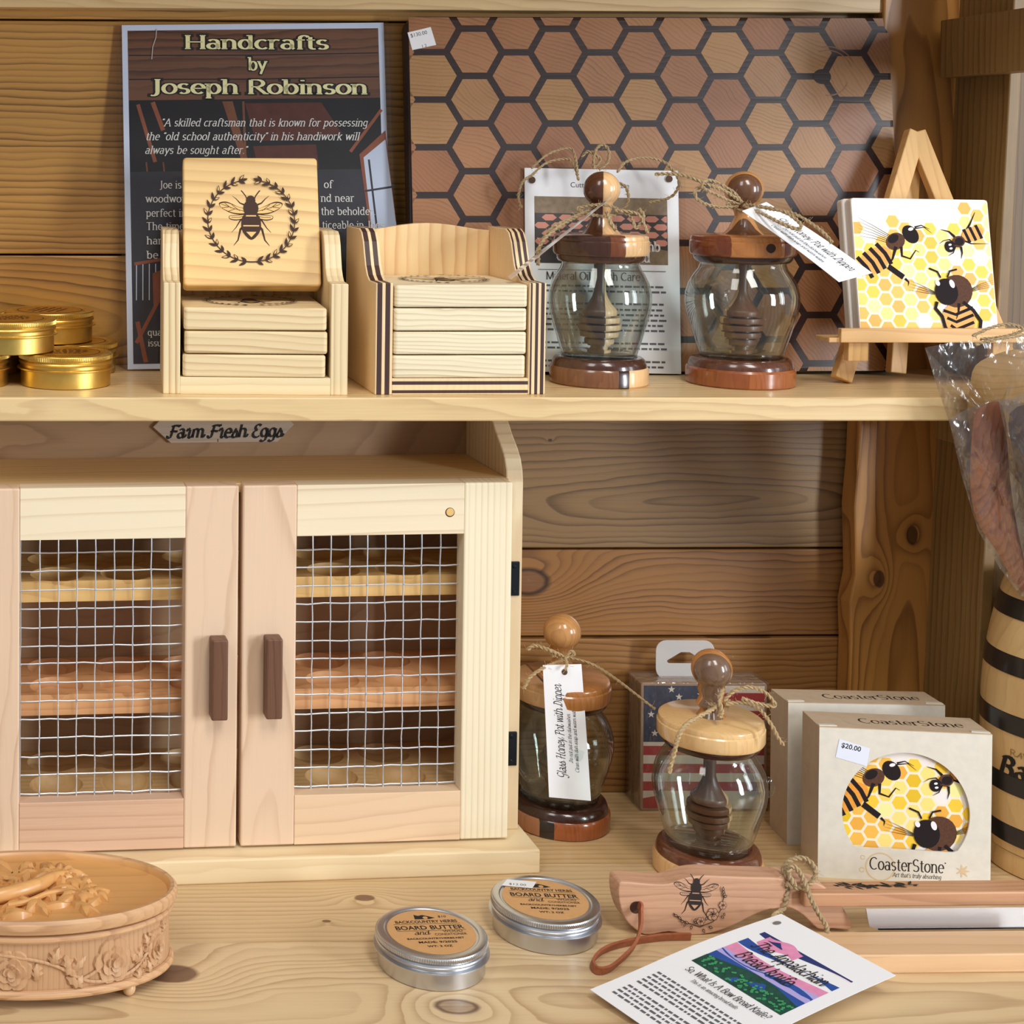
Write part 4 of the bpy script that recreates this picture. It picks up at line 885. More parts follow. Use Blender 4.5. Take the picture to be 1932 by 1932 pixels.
pot2m = dict(base=layered('reddish_wood', [(-1, (150, 82, 42), (96, 48, 24)), (9, (164, 94, 50), (106, 54, 28))], (1, 0, 0)), rim=layered('dark_walnut', [(9, (96, 56, 38), (58, 32, 22))], (1, 0, 0)),
             lid=layered('reddish_wood', [(-2.2, (132, 66, 36), (84, 38, 20)), (1.5, (196, 130, 70), (150, 86, 40)), (9, (128, 62, 34), (84, 38, 20))], (1, 0, 0)), collar=layered('dark_walnut', [(9, (64, 34, 24), (34, 18, 14))], (1, 0, 0)),
             knob=layered('maple_walnut', [(-.68, (112, 76, 54), (72, 44, 30)), (9, *OL)], (.37, .93, 0)), dip=layered('maple_walnut', [(-.25, (118, 74, 50), (82, 48, 32)), (9, (214, 172, 124), (178, 132, 88))], (0, 1, 0), rough=.4, coat=.1))
pot2 = pot('honey_pot', 'glass honey pot with reddish lid and dark knot, between the care card and the easel', (p2.x, 112.9, SZ), 1.0, pot2m, lug=(PI*1.28, 6.5))
bpy.context.view_layer.update()
A = Art(lambda x, y, h: (x, -3.74-h+.5*x*x/7.4, y)); A.poly(cr2([(.3, 9.95), (.62, 10.1), (.68, 10.4), (.42, 10.62), (.1, 10.55), (-.02, 10.2)], 4), BWOOD); 
A.done('lid_knot', pot2)
class Sheet:
    """thin paper between four corner points (a, b along the top; d, c along the bottom), sagging by bow"""
    def __init__(s, a, b, c, d, bow=0.0): s.a, s.b, s.c, s.d, s.bow = [Vector(p) for p in (a, b, c, d)] + [bow]; s.n = (s.b-s.a).cross(s.d-s.a).normalized(); s.W = (s.b-s.a).length; s.H = (s.d-s.a).length
    def at(s, u, v, h=0.0):
        p = s.a*(1-u)*(1-v) + s.b*u*(1-v) + s.c*u*v + s.d*(1-u)*v
        if callable(s.bow): p = p + s.n*s.bow(u, v)
        else: p = p + s.n*(s.bow*math.sin(PI*v))
        return tuple(p + s.n*h)
    def mesh(s, nu=6, nv=14, th=.03):
        m = MB(); W1 = nu+1
        for h in (0, -th):
            for j in range(nv+1):
                for i in range(W1): m.v.append(s.at(i/nu, j/nv, h))
        o = W1*(nv+1)
        for j in range(nv):
            for i in range(nu):
                k = j*W1+i; m.f.append([k, k+W1, k+W1+1, k+1]); m.f.append([o+k, o+k+1, o+k+W1+1, o+k+W1])
        for i in range(nu): m.f.append([i, i+1, o+i+1, o+i]); k = nv*W1+i; m.f.append([k+1, k, o+k, o+k+1])
        for j in range(nv): k = j*W1; m.f.append([k+W1, k, o+k, o+k+W1]); k += nu; m.f.append([k, k+W1, o+k+W1, o+k])
        m.mi = [0]*len(m.f); return m
def sheet_tag(o, pts, bow, flip=1, name='pot_tag', mat=PAPER):
    w = wl(o, pts); s = Sheet(*w, bow)
    if (o.matrix_world.to_3x3() @ s.n).y > 0: s.n = -s.n
    return s, build(name, s.mesh(), mat, o, smooth=True)
def tag_text(s, parent, lines):
    A = Art(lambda x, y, h: s.at(x/s.W, y/s.H, h))       # x across, y down the strip
    for txt, x, y0, size, ln in lines:
        T = pen(txt, size, 1.0, .3, .3, 1.0, 'CENTER', script=True)
        kx = ln/T[2]; T = ([(q[0]*kx, q[1]) for q in T[0]], T[1], ln)
        A.tri([(x+s.dirn*q[1], y0+s.dirn*q[0]) for q in T[0]], T[1], BLACK)
    A.done('tag_writing', parent)
s2, tg = sheet_tag(pot2, [(1400, 398, 108.6), (1446, 381, 110.0), (1646, 515, 107.0), (1583, 532, 105.8)], .12)
s2.dirn = 1
tag_text(s2, tg, [('Glass Honey Pot with Dipper', s2.W*.56, s2.H*.56, .62, s2.H*.72), ('Do not put in the dishwasher', s2.W*.36, s2.H*.52, .26, s2.H*.42), ('Clean with dish soap and warm water', s2.W*.19, s2.H*.50, .26, s2.H*.52)])
m = MB()
twine(m, wl(pot2, [(1385, 392, 111.7), (1372, 384, 112.6), (1400, 378, 112.6), (1425, 388, 112.0), (1418, 400, 111.2), (1390, 396, 111.0)]), .11, seedv=14, fuzz=9)
twine(m, wl(pot2, [(1400, 382, 110.8), (1370, 362, 110.4), (1335, 348, 110.4), (1300, 334, 110.9), (1268, 328, 111.4), (1236, 329, 111.8)]), .12, seedv=15, fuzz=5)
twine(m, wl(pot2, [(1395, 386, 110.8), (1360, 372, 110.4), (1325, 352, 110.4), (1340, 340, 110.6), (1380, 360, 110.6), (1398, 380, 110.7)]), .11, seedv=16, fuzz=8)
twine(m, wl(pot2, [(1392, 390, 110.7), (1350, 390, 110.4), (1318, 378, 110.4), (1312, 358, 110.8), (1330, 352, 110.8)]), .11, seedv=17, fuzz=8)
twine(m, wl(pot2, [(1405, 386, 110.4), (1440, 390, 108.8), (1500, 404, 107.2), (1545, 432, 106.0), (1570, 458, 105.6)]), .12, seedv=18, fuzz=6)
twine(m, wl(pot2, [(1404, 388, 110.4), (1440, 404, 108.2), (1480, 424, 106.8), (1505, 432, 106.4), (1510, 422, 106.4), (1480, 400, 107.4), (1430, 390, 109.0)]), .12, seedv=19, fuzz=6)
build('twine_bow', m, JUTE, pot2, smooth=True)
# ------------------------------------------------------------------ easel with two tiles
e0 = P(1725, 700, 114.5)
ea = thing('mini_easel', 'small pine table easel at the right end of the upper shelf', 'easel', (e0.x, 114.5, SZ))
L = lambda *p: wl(ea, p)
apex = (1726, 250, 117.6)
for nm, foot in (('easel_leg', (1588, 718, 112.9)), ('easel_leg', (1912, 722, 112.9))):
    a, b = L(apex, foot); a, b = Vector(a), Vector(b); k = (0 - b.z)/(a.z-b.z); b = b + (a-b)*k
    b.z += .25
    build(nm, bar(MB(), a, b, 1.35, .8), EASEL, ea, bevel=.08)
a, b = L((1722, 262, 118.2), (1690, 704, 116.3)); build('rear_leg', bar(MB(), a, (b[0], b[1], .3), 1.25, .8), EASEL, ea, bevel=.08)
lz = P(1700, 646, 111.0).z-SZ; x0, x1 = L((1563, 646, 111), (1985, 646, 111)); yy = 111-114.5
build('easel_ledge', MB().box(x0[0], x1[0], yy-.1, yy+1.9, lz, lz+.35), EASELX, ea, bevel=.05)
build('ledge_lip', MB().box(x0[0]+.75, x1[0], yy-.35, yy+.15, lz+.02, lz+1.05), EASELX, ea, bevel=.05)
for px in (1618, 1890):
    q = L((px, 650, 111.2))[0]; build('ledge_block', MB().box(q[0]-.75, q[0]+.75, yy+.05, yy+.75, lz-1.4, lz), EASEL, ea, bevel=.05)
TILE = plain('tile_clay', (226, 218, 206), .55); GLAZE = plain('tile_white', (240, 232, 226), .4)
INK = plain('bee_black', (34, 25, 27), .75, spec=.2); BROWN = plain('bee_brown', (100, 66, 50), .7, spec=.2, var=.35, vs=8); AMB = plain('bee_amber', (246, 164, 60), .45, var=.12, vs=4); LINEC = plain('comb_line', (252, 238, 190), .45); SHINE = plain('eye_glint', (246, 240, 244), .4)
def tile(label, loc, rot, W, H, T, group, art=True, name='stone_coaster'):
    t = thing(name, label, 'coaster', loc, rot, group)
    build('tile_body', MB().slabxz(rrect(-W/2, W/2, 0, H, .25, 4), 0, T), TILE, t, bevel=.08)
    build('glazed_face', MB().slabxz(rrect(-W/2+.03, W/2-.03, .03, H-.03, .25, 4), -.03, .02), GLAZE, t)
    if art:
        A = Art(lambda x, y, h: (x-W/2+.08, -.03-h, y+.08)); honey_bees(A, W-.16, H-.16, INK, BROWN, AMB, GLAZE, LINEC, SHINE); A.done('bee_print', t)
    return t
tz = lz + .62
tx = P(1752, 622, 111.4).x
tile('square stone coaster printed with honeycomb and three bees, front one on the easel', (tx, 111.30, SZ+tz), (-.20, .012, .0), 10.4, 10.1, .8, 'stone coasters on the easel')
tile('second stone coaster standing behind the bee coaster on the easel', (tx-.2, 112.22, SZ+tz), (-.20, .012, .0), 10.4, 10.0, .75, 'stone coasters on the easel', art=False)
# ------------------------------------------------------------------ egg cabinet
cab = thing('egg_cabinet', 'pale pine egg cabinet with wire mesh doors on the lower shelf', 'cabinet', (PZ(456, 1667, 0).x, PZ(456, 1667, 0).y, 0), (0, 0, .052)); cab.scale = (1.025, 1.02, 1.023)
build('base_board', MB().slabxy([(-21.6, 0), (21.35, 0), (21.35, 14.0), (-21.6, 14.0)], 0, 1.72), wood('base_pine', (240, 218, 176), (196, 154, 102), 'X', .9, (30, 9), .4, .5, fiber=.15, low=.7), cab, bevel=.12)
prof = [(3.35, 1.72), (12.95, 1.72), (12.95, 32.6), (8.1, 32.6), (7.4, 32.0), (6.6, 31.2), (5.6, 30.3), (4.5, 29.5), (3.9, 28.9), (3.5, 28.1), (3.35, 27.2)]
for x0 in (-20.95, 19.72):
    build('side_panel', MB().slabyz(prof, x0, x0+1.25), C_SIDE, cab, bevel=.1)
build('deck_board', MB().box(-19.7, 19.7, 2.6, 12.4, 26.95, 27.62), wood('deck_pine', (236, 204, 148), (190, 144, 86), 'X', .7, (20, 30), .4, .5, fiber=.15, face='top'), cab, bevel=.06)
build('back_panel', MB().box(-19.7, 19.7, 12.4, 12.94, 1.72, 32.6), C_PLY, cab)
plq = build('name_plaque', MB().slabxz([(-4.9, 30.0), (-3.5, 28.75), (4.75, 28.75), (6.05, 30.1), (4.75, 31.4), (-3.5, 31.4)], 12.05, 12.4), GREYWOOD, cab, bevel=.05, label='pale grey wooden plaque with black script')
A = Art(lambda x, y, h: (x, 12.05-h, y))
T = pen('Farm Fresh Eggs', .98, 1.75, .75, .22, 1.0, 'CENTER', script=True); kx = 8.9/T[2]
A.text(([(x*kx, y) for x, y in T[0]], T[1], 8.9), BLACK, (.65, 29.15)); A.poly([(.1, 28.8), (.16, 28.8), (.16, 29.05), (.1, 29.05)], BURN); A.done('plaque_lettering', plq)
def hole_plate(m, x0, x1, y0, y1, z, cx, cy, r, d, n=24):
    """one cell of an egg tray: square rim around a round hollow"""
    sq, ci = [], []
    for i in range(n):
        a = 2*PI*(i+.5)/n; c, s = math.cos(a), math.sin(a)
        kk = min(((x1 if c > 0 else x0)-cx)/c if abs(c) > 1e-6 else 9e9, ((y1 if s > 0 else y0)-cy)/s if abs(s) > 1e-6 else 9e9)
        sq.append((cx+c*kk, cy+s*kk, z)); ci.append((c, s))
    vs = list(sq); fs = []; rings = [(r, 0), (r*.97, -d*.25), (r*.86, -d*.6), (r*.66, -d*.88), (r*.4, -d)]
    for rr, zz in rings: vs += [(cx+c*rr, cy+s*rr, z+zz) for c, s in ci]
    for k_ in range(len(rings)):
        for i in range(n): fs.append((k_*n+i, k_*n+(i+1) % n, (k_+1)*n+(i+1) % n, (k_+1)*n+i))
    fs.append(tuple(len(rings)*n+i for i in range(n))); m.add(vs, fs)
    for xx, yy in ((x0, y0), (x1, y0), (x1, y1), (x0, y1)):
        j = min(range(n), key=lambda i: (sq[i][0]-xx)**2+(sq[i][1]-yy)**2)
        cnd = sorted(range(n), key=lambda i: (sq[i][0]-xx)**2+(sq[i][1]-yy)**2)[:2]
        m.add([(xx, yy, z), sq[cnd[0]], sq[cnd[1]]], [(0, 1, 2)])
TR = [wood('tray_pine', (232, 190, 122), (186, 128, 62), 'X', .6, (30, 16), .3, .5, fiber=.2), wood('tray_pine', (224, 168, 116), (180, 116, 70), 'X', .6, (20, 8), .4, .55, fiber=.2), wood('tray_pine', (214, 178, 124), (170, 124, 74), 'X', .6, (3, 10), .3, .5, fiber=.2)]
for zt, m_ in zip((20.4, 12.2, 4.9), TR):
    m = MB(); ya, yb, yc = 4.2, 8.3, 12.35
    xs = [-19.7, -15.1, -10.0, -4.95, .15, 5.25, 10.35, 15.5]
    for i in range(7):
        for (y0, y1, cy) in ((ya, yb, 6.05), (yb, yc, 10.3)):
            hole_plate(m, xs[i], xs[i+1], y0, y1, zt, (-17.5 if i == 0 else xs[i]+2.52), cy, 1.95, 1.05)
    m.add([(15.5, ya, zt), (19.7, ya, zt), (19.7, yc, zt), (15.5, yc, zt)], [(0, 1, 2, 3)])
    m.add([(-19.7, ya, zt), (19.7, ya, zt), (19.7, ya, zt-1.5), (-19.7, ya, zt-1.5)], [(3, 2, 1, 0)])
    m.add([(-19.7, ya, zt-1.5), (19.7, ya, zt-1.5), (19.7, yc, zt-1.5), (-19.7, yc, zt-1.5)], [(0, 3, 2, 1)])
    build('egg_tray', m, m_, cab, smooth=True, ang=30)
def door(x0, x1, sw, handle_x, mats, sd, peg=None):
    d = MB().box(x0, x1, 1.6, 3.25, 1.9, 27.6)
    z0, z1 = 1.9, 27.65; a, b = x0+sw[0], x1-sw[1]
    root = build('door_stile', MB().box(x0, a, 1.6, 3.25, z0, z1), mats[0], cab, bevel=.12)
    root.name = 'mesh_door'
    build('door_stile', MB().box(b, x1, 1.6, 3.25, z0, z1), mats[1], root, bevel=.12)
    build('door_rail', MB().box(a, b, 1.62, 3.25, 24.0, z1-.02), mats[2], root, bevel=.04)
    build('door_rail', MB().box(a, b, 1.62, 3.25, z0, 5.45), mats[3], root, bevel=.04)
    rnd = random.Random(sd); m = MB(); yv = 2.75
    def wob(): return rnd.uniform(-.05, .05)
    n = int(round((b-a)/1.315)); xs = [a + .12 + 1.315*i + wob()*.6 for i in range(n)]
    zs = [5.65 + 1.318*i for i in range(15)]
    for x in xs:
        if x > b: continue
        m.tube([(x+wob()*.5, yv+(.05 if i % 2 else -.05), 5.2+(24.2-5.2)*i/15) for i in range(16)], .052, 6)
    for z in zs:
        if z > 24.1: continue
        t = wob()
        m.tube([(a-.2+(b-a+.4)*i/10, yv+(-.05 if i % 2 else .05), z+t+wob()*.7) for i in range(11)], .056, 6)
    for x in xs:                             # zinc blobs where wires cross
        for z in zs:
            if rnd.random() < .55: m.ball((x, yv-.03, z), .085, n=6, m=4)
    build('wire_mesh', m, STEEL, root, smooth=True)
    build('door_handle', MB().box(handle_x, handle_x+1.15, .35, 1.6, 11.4, 17.1), WALNUT, root, bevel=.12, label='dark walnut door handle')
    if peg:
        A = Art(lambda x, y, h: (x, 1.62-h, y)); A.poly(circ(peg[0], peg[1], .34, 20), BURN); A.poly(circ(peg[0]+.02, peg[1]+.02, .28, 20), BARE1); A.done('wood_plug', root)
    return root
door(-19.35, -.12, (3.9, 3.75), -2.15, (C_MAPLE_Z, C_MAPLE_Z, C_PINE_X, C_PINK_X), 21)
door(.18, 19.55, (3.85, 3.5), 1.7, (C_MAPLE_Z, C_PINE_Z, C_PINE_X, wood('pinkish_pine', (232, 200, 164), (188, 146, 110), 'X', .9, (14, -5), .4, .5, fiber=.15, slope=.1, sharp=6)), 22, (15.0, 25.55))
for z0 in (6.5, 19.0):
    hg = build('hinge', MB().box(19.75, 20.75, 3.2, 3.42, z0, z0+2.5), IRON, cab, bevel=.06)
    build('hinge_barrel', MB().tube([(19.86, 3.1, z0+.5), (19.86, 3.1, z0+2.0)], .17, 10), IRON, hg, smooth=True)
    for zz in (.32, 2.18): build('hinge_screw', MB().lathe([(.17, 0), (.12, .05), (.01, .06)], 12, close=False), IRON, hg, loc=(20.35, 3.19, z0+zz), rot=(PI/2, 0, 0))
# ------------------------------------------------------------------ lower honey pots
p3 = P(1057, 1400, 117.4)
pot3m = dict(base=layered('three_woods', [(-2.4, (176, 120, 84), (128, 80, 54)), (-1.5, (40, 30, 28), (24, 18, 16)), (9, (160, 88, 46), (104, 50, 26))], (1, 0, 0)), rim=pot2m['collar'],
             lid=layered('olive_wood', [(-1.9, (204, 160, 112), (160, 112, 72)), (-1.7, (60, 36, 26), (40, 24, 16)), (9, (176, 116, 62), (122, 72, 34))], (1, 0, 0)), collar=pot2m['collar'],
             knob=layered('olive_wood', [(9, (204, 150, 92), (158, 102, 54)), (99, (150, 94, 54), (110, 66, 36))], (.7, -.7, 0)), dip=layered('dark_dipper', [(9, (112, 66, 42), (70, 38, 26))], (1, 0, 0), coat=.1, rough=.4))
pot3 = pot('honey_pot', 'glass honey pot with a long white tag hanging in front, right beside the egg cabinet', (p3.x, 117.4, 0), .965, pot3m); pot3.scale = (1.037, 1.037, 1.037)
s3, tg3 = sheet_tag(pot3, [(1024, 1255, 114.1), (1097, 1253, 114.1), (1115, 1511, 113.2), (1036, 1504, 113.2)], .04)
s3.dirn = -1
tag_text(s3, tg3, [('Glass Honey Pot with Dipper', s3.W*.44, s3.H*.50, .62, s3.H*.70), ('Do not put in the dishwasher', s3.W*.62, s3.H*.55, .26, s3.H*.36), ('Clean with dish soap and warm water', s3.W*.76, s3.H*.56, .26, s3.H*.48)])
A = Art(lambda x, y, h: s3.at(x/s3.W, y/s3.H, h)); A.poly(circ(s3.W*.55, s3.H*.055, .22), HOLE); A.done('tag_hole', tg3)
m = MB()
twine(m, wl(pot3, [(1050, 1240, 116.8), (1040, 1232, 117.6), (1060, 1226, 117.6), (1082, 1232, 117.0), (1075, 1242, 116.2), (1058, 1244, 116.2)]), .11, seedv=31, fuzz=10)
twine(m, wl(pot3, [(1066, 1240, 115.4), (1040, 1228, 115.2), (1010, 1218, 115.6), (995, 1226, 115.6)]), .12, seedv=32, fuzz=14)
twine(m, wl(pot3, [(1068, 1244, 115.4), (1030, 1258, 114.2), (1000, 1278, 113.8), (988, 1300, 113.6)]), .12, seedv=33, fuzz=7)
twine(m, wl(pot3, [(1066, 1240, 115.4), (1070, 1252, 114.0), (1067, 1264, 113.5)]), .09, seedv=34)
twine(m, wl(pot3, [(1070, 1240, 115.4), (1110, 1250, 114.6), (1140, 1266, 114.2), (1170, 1287, 113.9), (1200, 1310, 113.6), (1236, 1338, 113.2)]), .09, seedv=35)
twine(m, wl(pot3, [(1068, 1242, 115.2), (1078, 1228, 115.2), (1084, 1236, 115.2)]), .10, seedv=36)
build('twine_bow', m, JUTE2, pot3, smooth=True)
p4 = P(1338, 1500, 108.8)
pot4m = dict(base=layered('maple_base', [(9, (228, 182, 126), (186, 132, 80))], (1, 0, 0)), rim=layered('dark_walnut', [(9, (110, 62, 38), (66, 34, 22))], (1, 0, 0)),
             lid=layered('maple_lid', [(9, (234, 194, 136), (198, 148, 92))], (1, 0, 0), fiber=.2, amt=.25), collar=pot2m['collar'],
             knob=layered('maple_walnut', [(-.55, (122, 94, 74), (84, 62, 48)), (9, (202, 140, 80), (152, 94, 48))], (.33, .94, 0), fiber=.3), dip=layered('dark_dipper', [(.62, (96, 58, 40), (56, 32, 24)), (9, (204, 166, 124), (164, 124, 86))], (1, .25, 0), coat=.1, rough=.4))
pot4 = pot('honey_pot', 'glass honey pot with flat pale maple lid, in front of the flag coasters', (p4.x, 108.8, 0), .96, pot4m, lug=(-.28, 6.4), flare=1.0, neck=.8); pot4.scale = (1.033, 1.033, 1.033)
m = MB()
twine(m, wl(pot4, [(1352, 1330, 107.4), (1335, 1326, 108.4), (1345, 1318, 109.1), (1375, 1322, 108.4), (1372, 1334, 107.5)]), .13, seedv=41, fuzz=9)
twine(m, wl(pot4, [(1360, 1330, 107.1), (1330, 1346, 106.2), (1296, 1366, 105.1), (1280, 1390, 104.4), (1272, 1420, 104.2), (1262, 1458, 104.1)]), .14, seedv=42, fuzz=4)
twine(m, wl(pot4, [(1366, 1322, 107.1), (1385, 1304, 107.0), (1415, 1296, 106.8), (1445, 1308, 106.6), (1462, 1330, 106.4), (1440, 1330, 106.6), (1400, 1318, 106.8)]), .12, seedv=43, fuzz=7)
twine(m, wl(pot4, [(1368, 1328, 107.0), (1400, 1326, 106.8), (1430, 1336, 105.8), (1452, 1362, 104.8), (1468, 1392, 104.4), (1478, 1406, 104.3)]), .12, seedv=44, fuzz=6)
twine(m, wl(pot4, [(1364, 1300, 107.2), (1358, 1322, 106.8), (1362, 1346, 106.5), (1356, 1352, 106.4)]), .13, seedv=45, fuzz=7)
build('twine_bow', m, JUTE2, pot4, smooth=True)
# ------------------------------------------------------------------ pack of flag coasters
f0 = P(1327, 1540, 119.0)
pk = thing('coaster_pack', 'shrink-wrapped pack of flag coasters on a hanging tab behind the honey pots', 'coasters', (f0.x, 119.0, 0), (-.03, 0, -.03))
BACK = plain('coaster_board', (170, 140, 112), .6, var=.2, vs=2)
NAVY = plain('flag_navy', (44, 54, 84), .5, var=.2, vs=2); RED = plain('flag_red', (176, 52, 56), .5); FWH = plain('flag_white', (226, 218, 208), .5)
for i in range(4): build('coaster', MB().slabxz(rrect(-5.0, 5.0, .02, 10.2, .2, 3), .05+.72*i, .62+.72*i), BACK, pk, bevel=.05)
A = Art(lambda x, y, h: (x, .05-h, y)); A.poly([(-4.8, .2), (4.8, .2), (4.8, 10.0), (-4.8, 10.0)], FWH)
for i in range(7): 
    z = .2+1.42*i; A.poly([(-4.8, z-.02 if i else z), (4.8, z), (4.8, min(z+.72, 10.0)), (-4.8, min(z+.72, 10.0))], RED) if i else A.poly([(-4.8, .2), (-3.6, .2), (-3.7, 1.2), (-4.8, 1.0)], RED)
A.poly([(-4.8, 5.5), (.4, 5.5), (.4, 10.0), (-4.8, 10.0)], NAVY)
for sx, sy in ((-3.9, 6.2), (-4.2, 7.7), (-3.5, 7.2), (-2.0, 9.1), (-2.6, 9.7), (-.9, 6.6), (-1.4, 8.2), (-2.4, 6.5), (-.3, 9.3), (-.2, 7.5)):
    A.poly([(sx+(.3 if q % 2 == 0 else .12)*math.sin(PI*q/5), sy+(.3 if q % 2 == 0 else .12)*math.cos(PI*q/5)) for q in range(10)], FWH)
A.done('flag_print', pk, 'stars and stripes print')
build('shrink_film', MB().box(-5.12, 5.12, -.1, 3.0, .0, 10.32), FILM, pk, bevel=.1)
hx = -.95
out = rrect(hx-2.35, hx+2.35, 10.1, 13.2, .8, 5); slot = [(hx-1.5, 11.55), (hx-.35, 12.25), (hx+.35, 12.25), (hx+1.5, 11.55), (hx+1.4, 11.35), (hx-1.4, 11.35)]
m = MB(); n = len(out)
cen = (hx, 11.7)
ang = lambda p: math.atan2(p[1]-cen[1], p[0]-cen[0])
def hit(poly, a):
    c, s = math.cos(a), math.sin(a); best = None
    for i in range(len(poly)):
        (x1, y1), (x2, y2) = poly[i], poly[(i+1) % len(poly)]
        dx, dy = x2-x1, y2-y1; den = c*dy - s*dx
        if abs(den) < 1e-9: continue
        t = ((x1-cen[0])*dy - (y1-cen[1])*dx)/den; u = ((x1-cen[0])*s - (y1-cen[1])*c)/den
        if t > 0 and -1e-6 <= u <= 1+1e-6: best = t if best is None else max(best, t)
    return (cen[0]+c*best, cen[1]+s*best)
N = 72; ro = [hit(out, 2*PI*i/N) for i in range(N)]; ri = [hit(slot, 2*PI*i/N) for i in range(N)]
for y in (1.5, 1.56): m.add([(x, y, z) for x, z in ro+ri], [(i, (i+1) % N, N+(i+1) % N, N+i) for i in range(N)])
build('hang_tab', m, PLASTIC, pk)
# ------------------------------------------------------------------ boxed stone coasters
STONEB = plain('box_card', (226, 220, 206), .55, var=.10, vs=1.4)
SIDEB = plain('box_card_side', (206, 184, 156), .6, var=.12, vs=1.2)
SER = plain('brown_black_print', (44, 36, 34), .5); RING = plain('coffee_ring', (214, 188, 146), .6)
def cbox(label, loc, rz, window, W=11.75, H=10.85, D=3.5):
    t = thing('coaster_box', label, 'box', loc, (-.03, 0, rz), 'boxed stone coasters')
    m = MB(); x0, x1 = -W/2, W/2
    if window:
        cen2 = (0.1, 4.95); R2 = 4.35; fl = 2.3; Nn = 96; rim, hole = [], []
        for i in range(Nn):
            a = 2*PI*(i+.5)/Nn; c, s = math.cos(a), math.sin(a)
            kx = min(((x1 if c > 0 else x0)-cen2[0])/c, ((H if s > 0 else 0)-cen2[1])/s)
            rim.append((cen2[0]+c*kx, cen2[1]+s*kx)); rr = R2*1.0
            if s < 0: rr = min(rr, (fl-cen2[1])/s)
            hole.append((cen2[0]+c*rr, cen2[1]+s*rr))
        # shift the four nearest rim points into the corners
        for X_, Z_ in ((x0, 0), (x1, 0), (x0, H), (x1, H)):
            j = min(range(Nn), key=lambda i: (rim[i][0]-X_)**2+(rim[i][1]-Z_)**2); rim[j] = (X_, Z_)
        m.add([(x, 0, z) for x, z in rim] + [(x, 0, z) for x, z in hole] + [(x, .14, z) for x, z in hole],
              [(i, (i+1) % Nn, Nn+(i+1) % Nn, Nn+i) for i in range(Nn)] + [(Nn+i, Nn+(i+1) % Nn, 2*Nn+(i+1) % Nn, 2*Nn+i) for i in range(Nn)], 0)
    else: m.add([(x0, 0, 0), (x1, 0, 0), (x1, 0, H), (x0, 0, H)], [(0, 1, 2, 3)], 0)
    m.add([(x0, 0, 0), (x0, D, 0), (x0, D, H), (x0, 0, H), (x1, 0, 0), (x1, D, 0), (x1, D, H), (x1, 0, H)], [(0, 3, 2, 1), (4, 5, 6, 7), (1, 2, 6, 5), (0, 1, 5, 4)], 1)
    m.f[-4:], m.mi[-4:] = m.f[-4:], [1, 1, 1, 1]
    build('box_carton', m, [STONEB, SIDEB], t)
    build('top_flap', MB().box(x0, x1, 0.0, D, H, H+.06), SIDEB, t)
    for s in (-1, 1): build('tuck_tab', MB().slabxy([(s*(W/2-.05), .15), (s*(W/2-1.3), .25), (s*(W/2-1.2), .55), (s*(W/2-.05), .5)], H+.06, H+.12), STONEB, t)
    A = Art(lambda x, y, h: (x, D*.5+y, H+.06+h)); A.text(pen('CoasterStone', 1.0, .95, .4, align='CENTER'), SER, (1.0, -.5)); A.line(circ(-2.4, .1, 1.25, 30), .05, RING); A.done('flap_print', t)
    if window:
        tl = build('stone_tile', MB().slabxz(rrect(-5.4, 5.4, .2, 10.7, .3, 4), .3, 1.1), TILE, t)
        A = Art(lambda x, y, h: (x-5.3+.1, .3-h, y+.3)); honey_bees(A, 10.6, 10.3, INK, BROWN, AMB, GLAZE, LINEC, SHINE); A.done('bee_print', tl)
        A = Art(lambda x, y, h: (x, -h, y))
        A.line(circ(-1.6, .98, .98, 40), .10, RING); A.line(circ(-2.8, 1.6, .14, 14), .06, RING); A.line(circ(-2.85, .7, .16, 14), .06, RING)
        T = pen('CoasterStone', .86, 1.0, .4, align='LEFT'); kx = 5.1/T[2]; A.text(([(x*kx, y) for x, y in T[0]], T[1], 0), SER, (-2.35, .78))
        T = pen("Art that's truly absorbing", .3, .9, .5, .2, 1.0, 'LEFT'); kx = 3.3/T[2]; A.text(([(x*kx, y) for x, y in T[0]], T[1], 0), SER, (-.75, .32))
        A.poly(circ(2.82, 1.5, .05, 8), SER)
        for i in range(7): A.poly(leaf(.5, .07), RING, (4.0, 1.0), i*.9)
        A.done('box_print', t)
        A = Art(lambda x, y, h: (x, -.02-h, y)); A.tri([(0, 0), (2.15, -.55), (2.35, .75), (.25, 1.35)], [[0, 1, 2, 3]], plain('price_label', (226, 232, 246), .5), (-4.75, 8.75))
        A.text(sans('$20.00', .5, 'LEFT', bold=.02), BLACK, (-4.4, 9.5), -.2); A.done('price_sticker', t, 'small pale price sticker')
    return t
cbx = P(1695, 1662, 108.4)
cbox('stone coaster gift box with round window showing bees and honeycomb', (62.2, 106.9, 0.0), -.145, True)
cb2 = P(1640, 1600, 113.4)
cbox('plain back stone coaster gift box standing behind the windowed one', (P(1640, 1500, 112.2).x, 112.6, 0.0), -.07, False, 11.6, 10.75, 3.2)
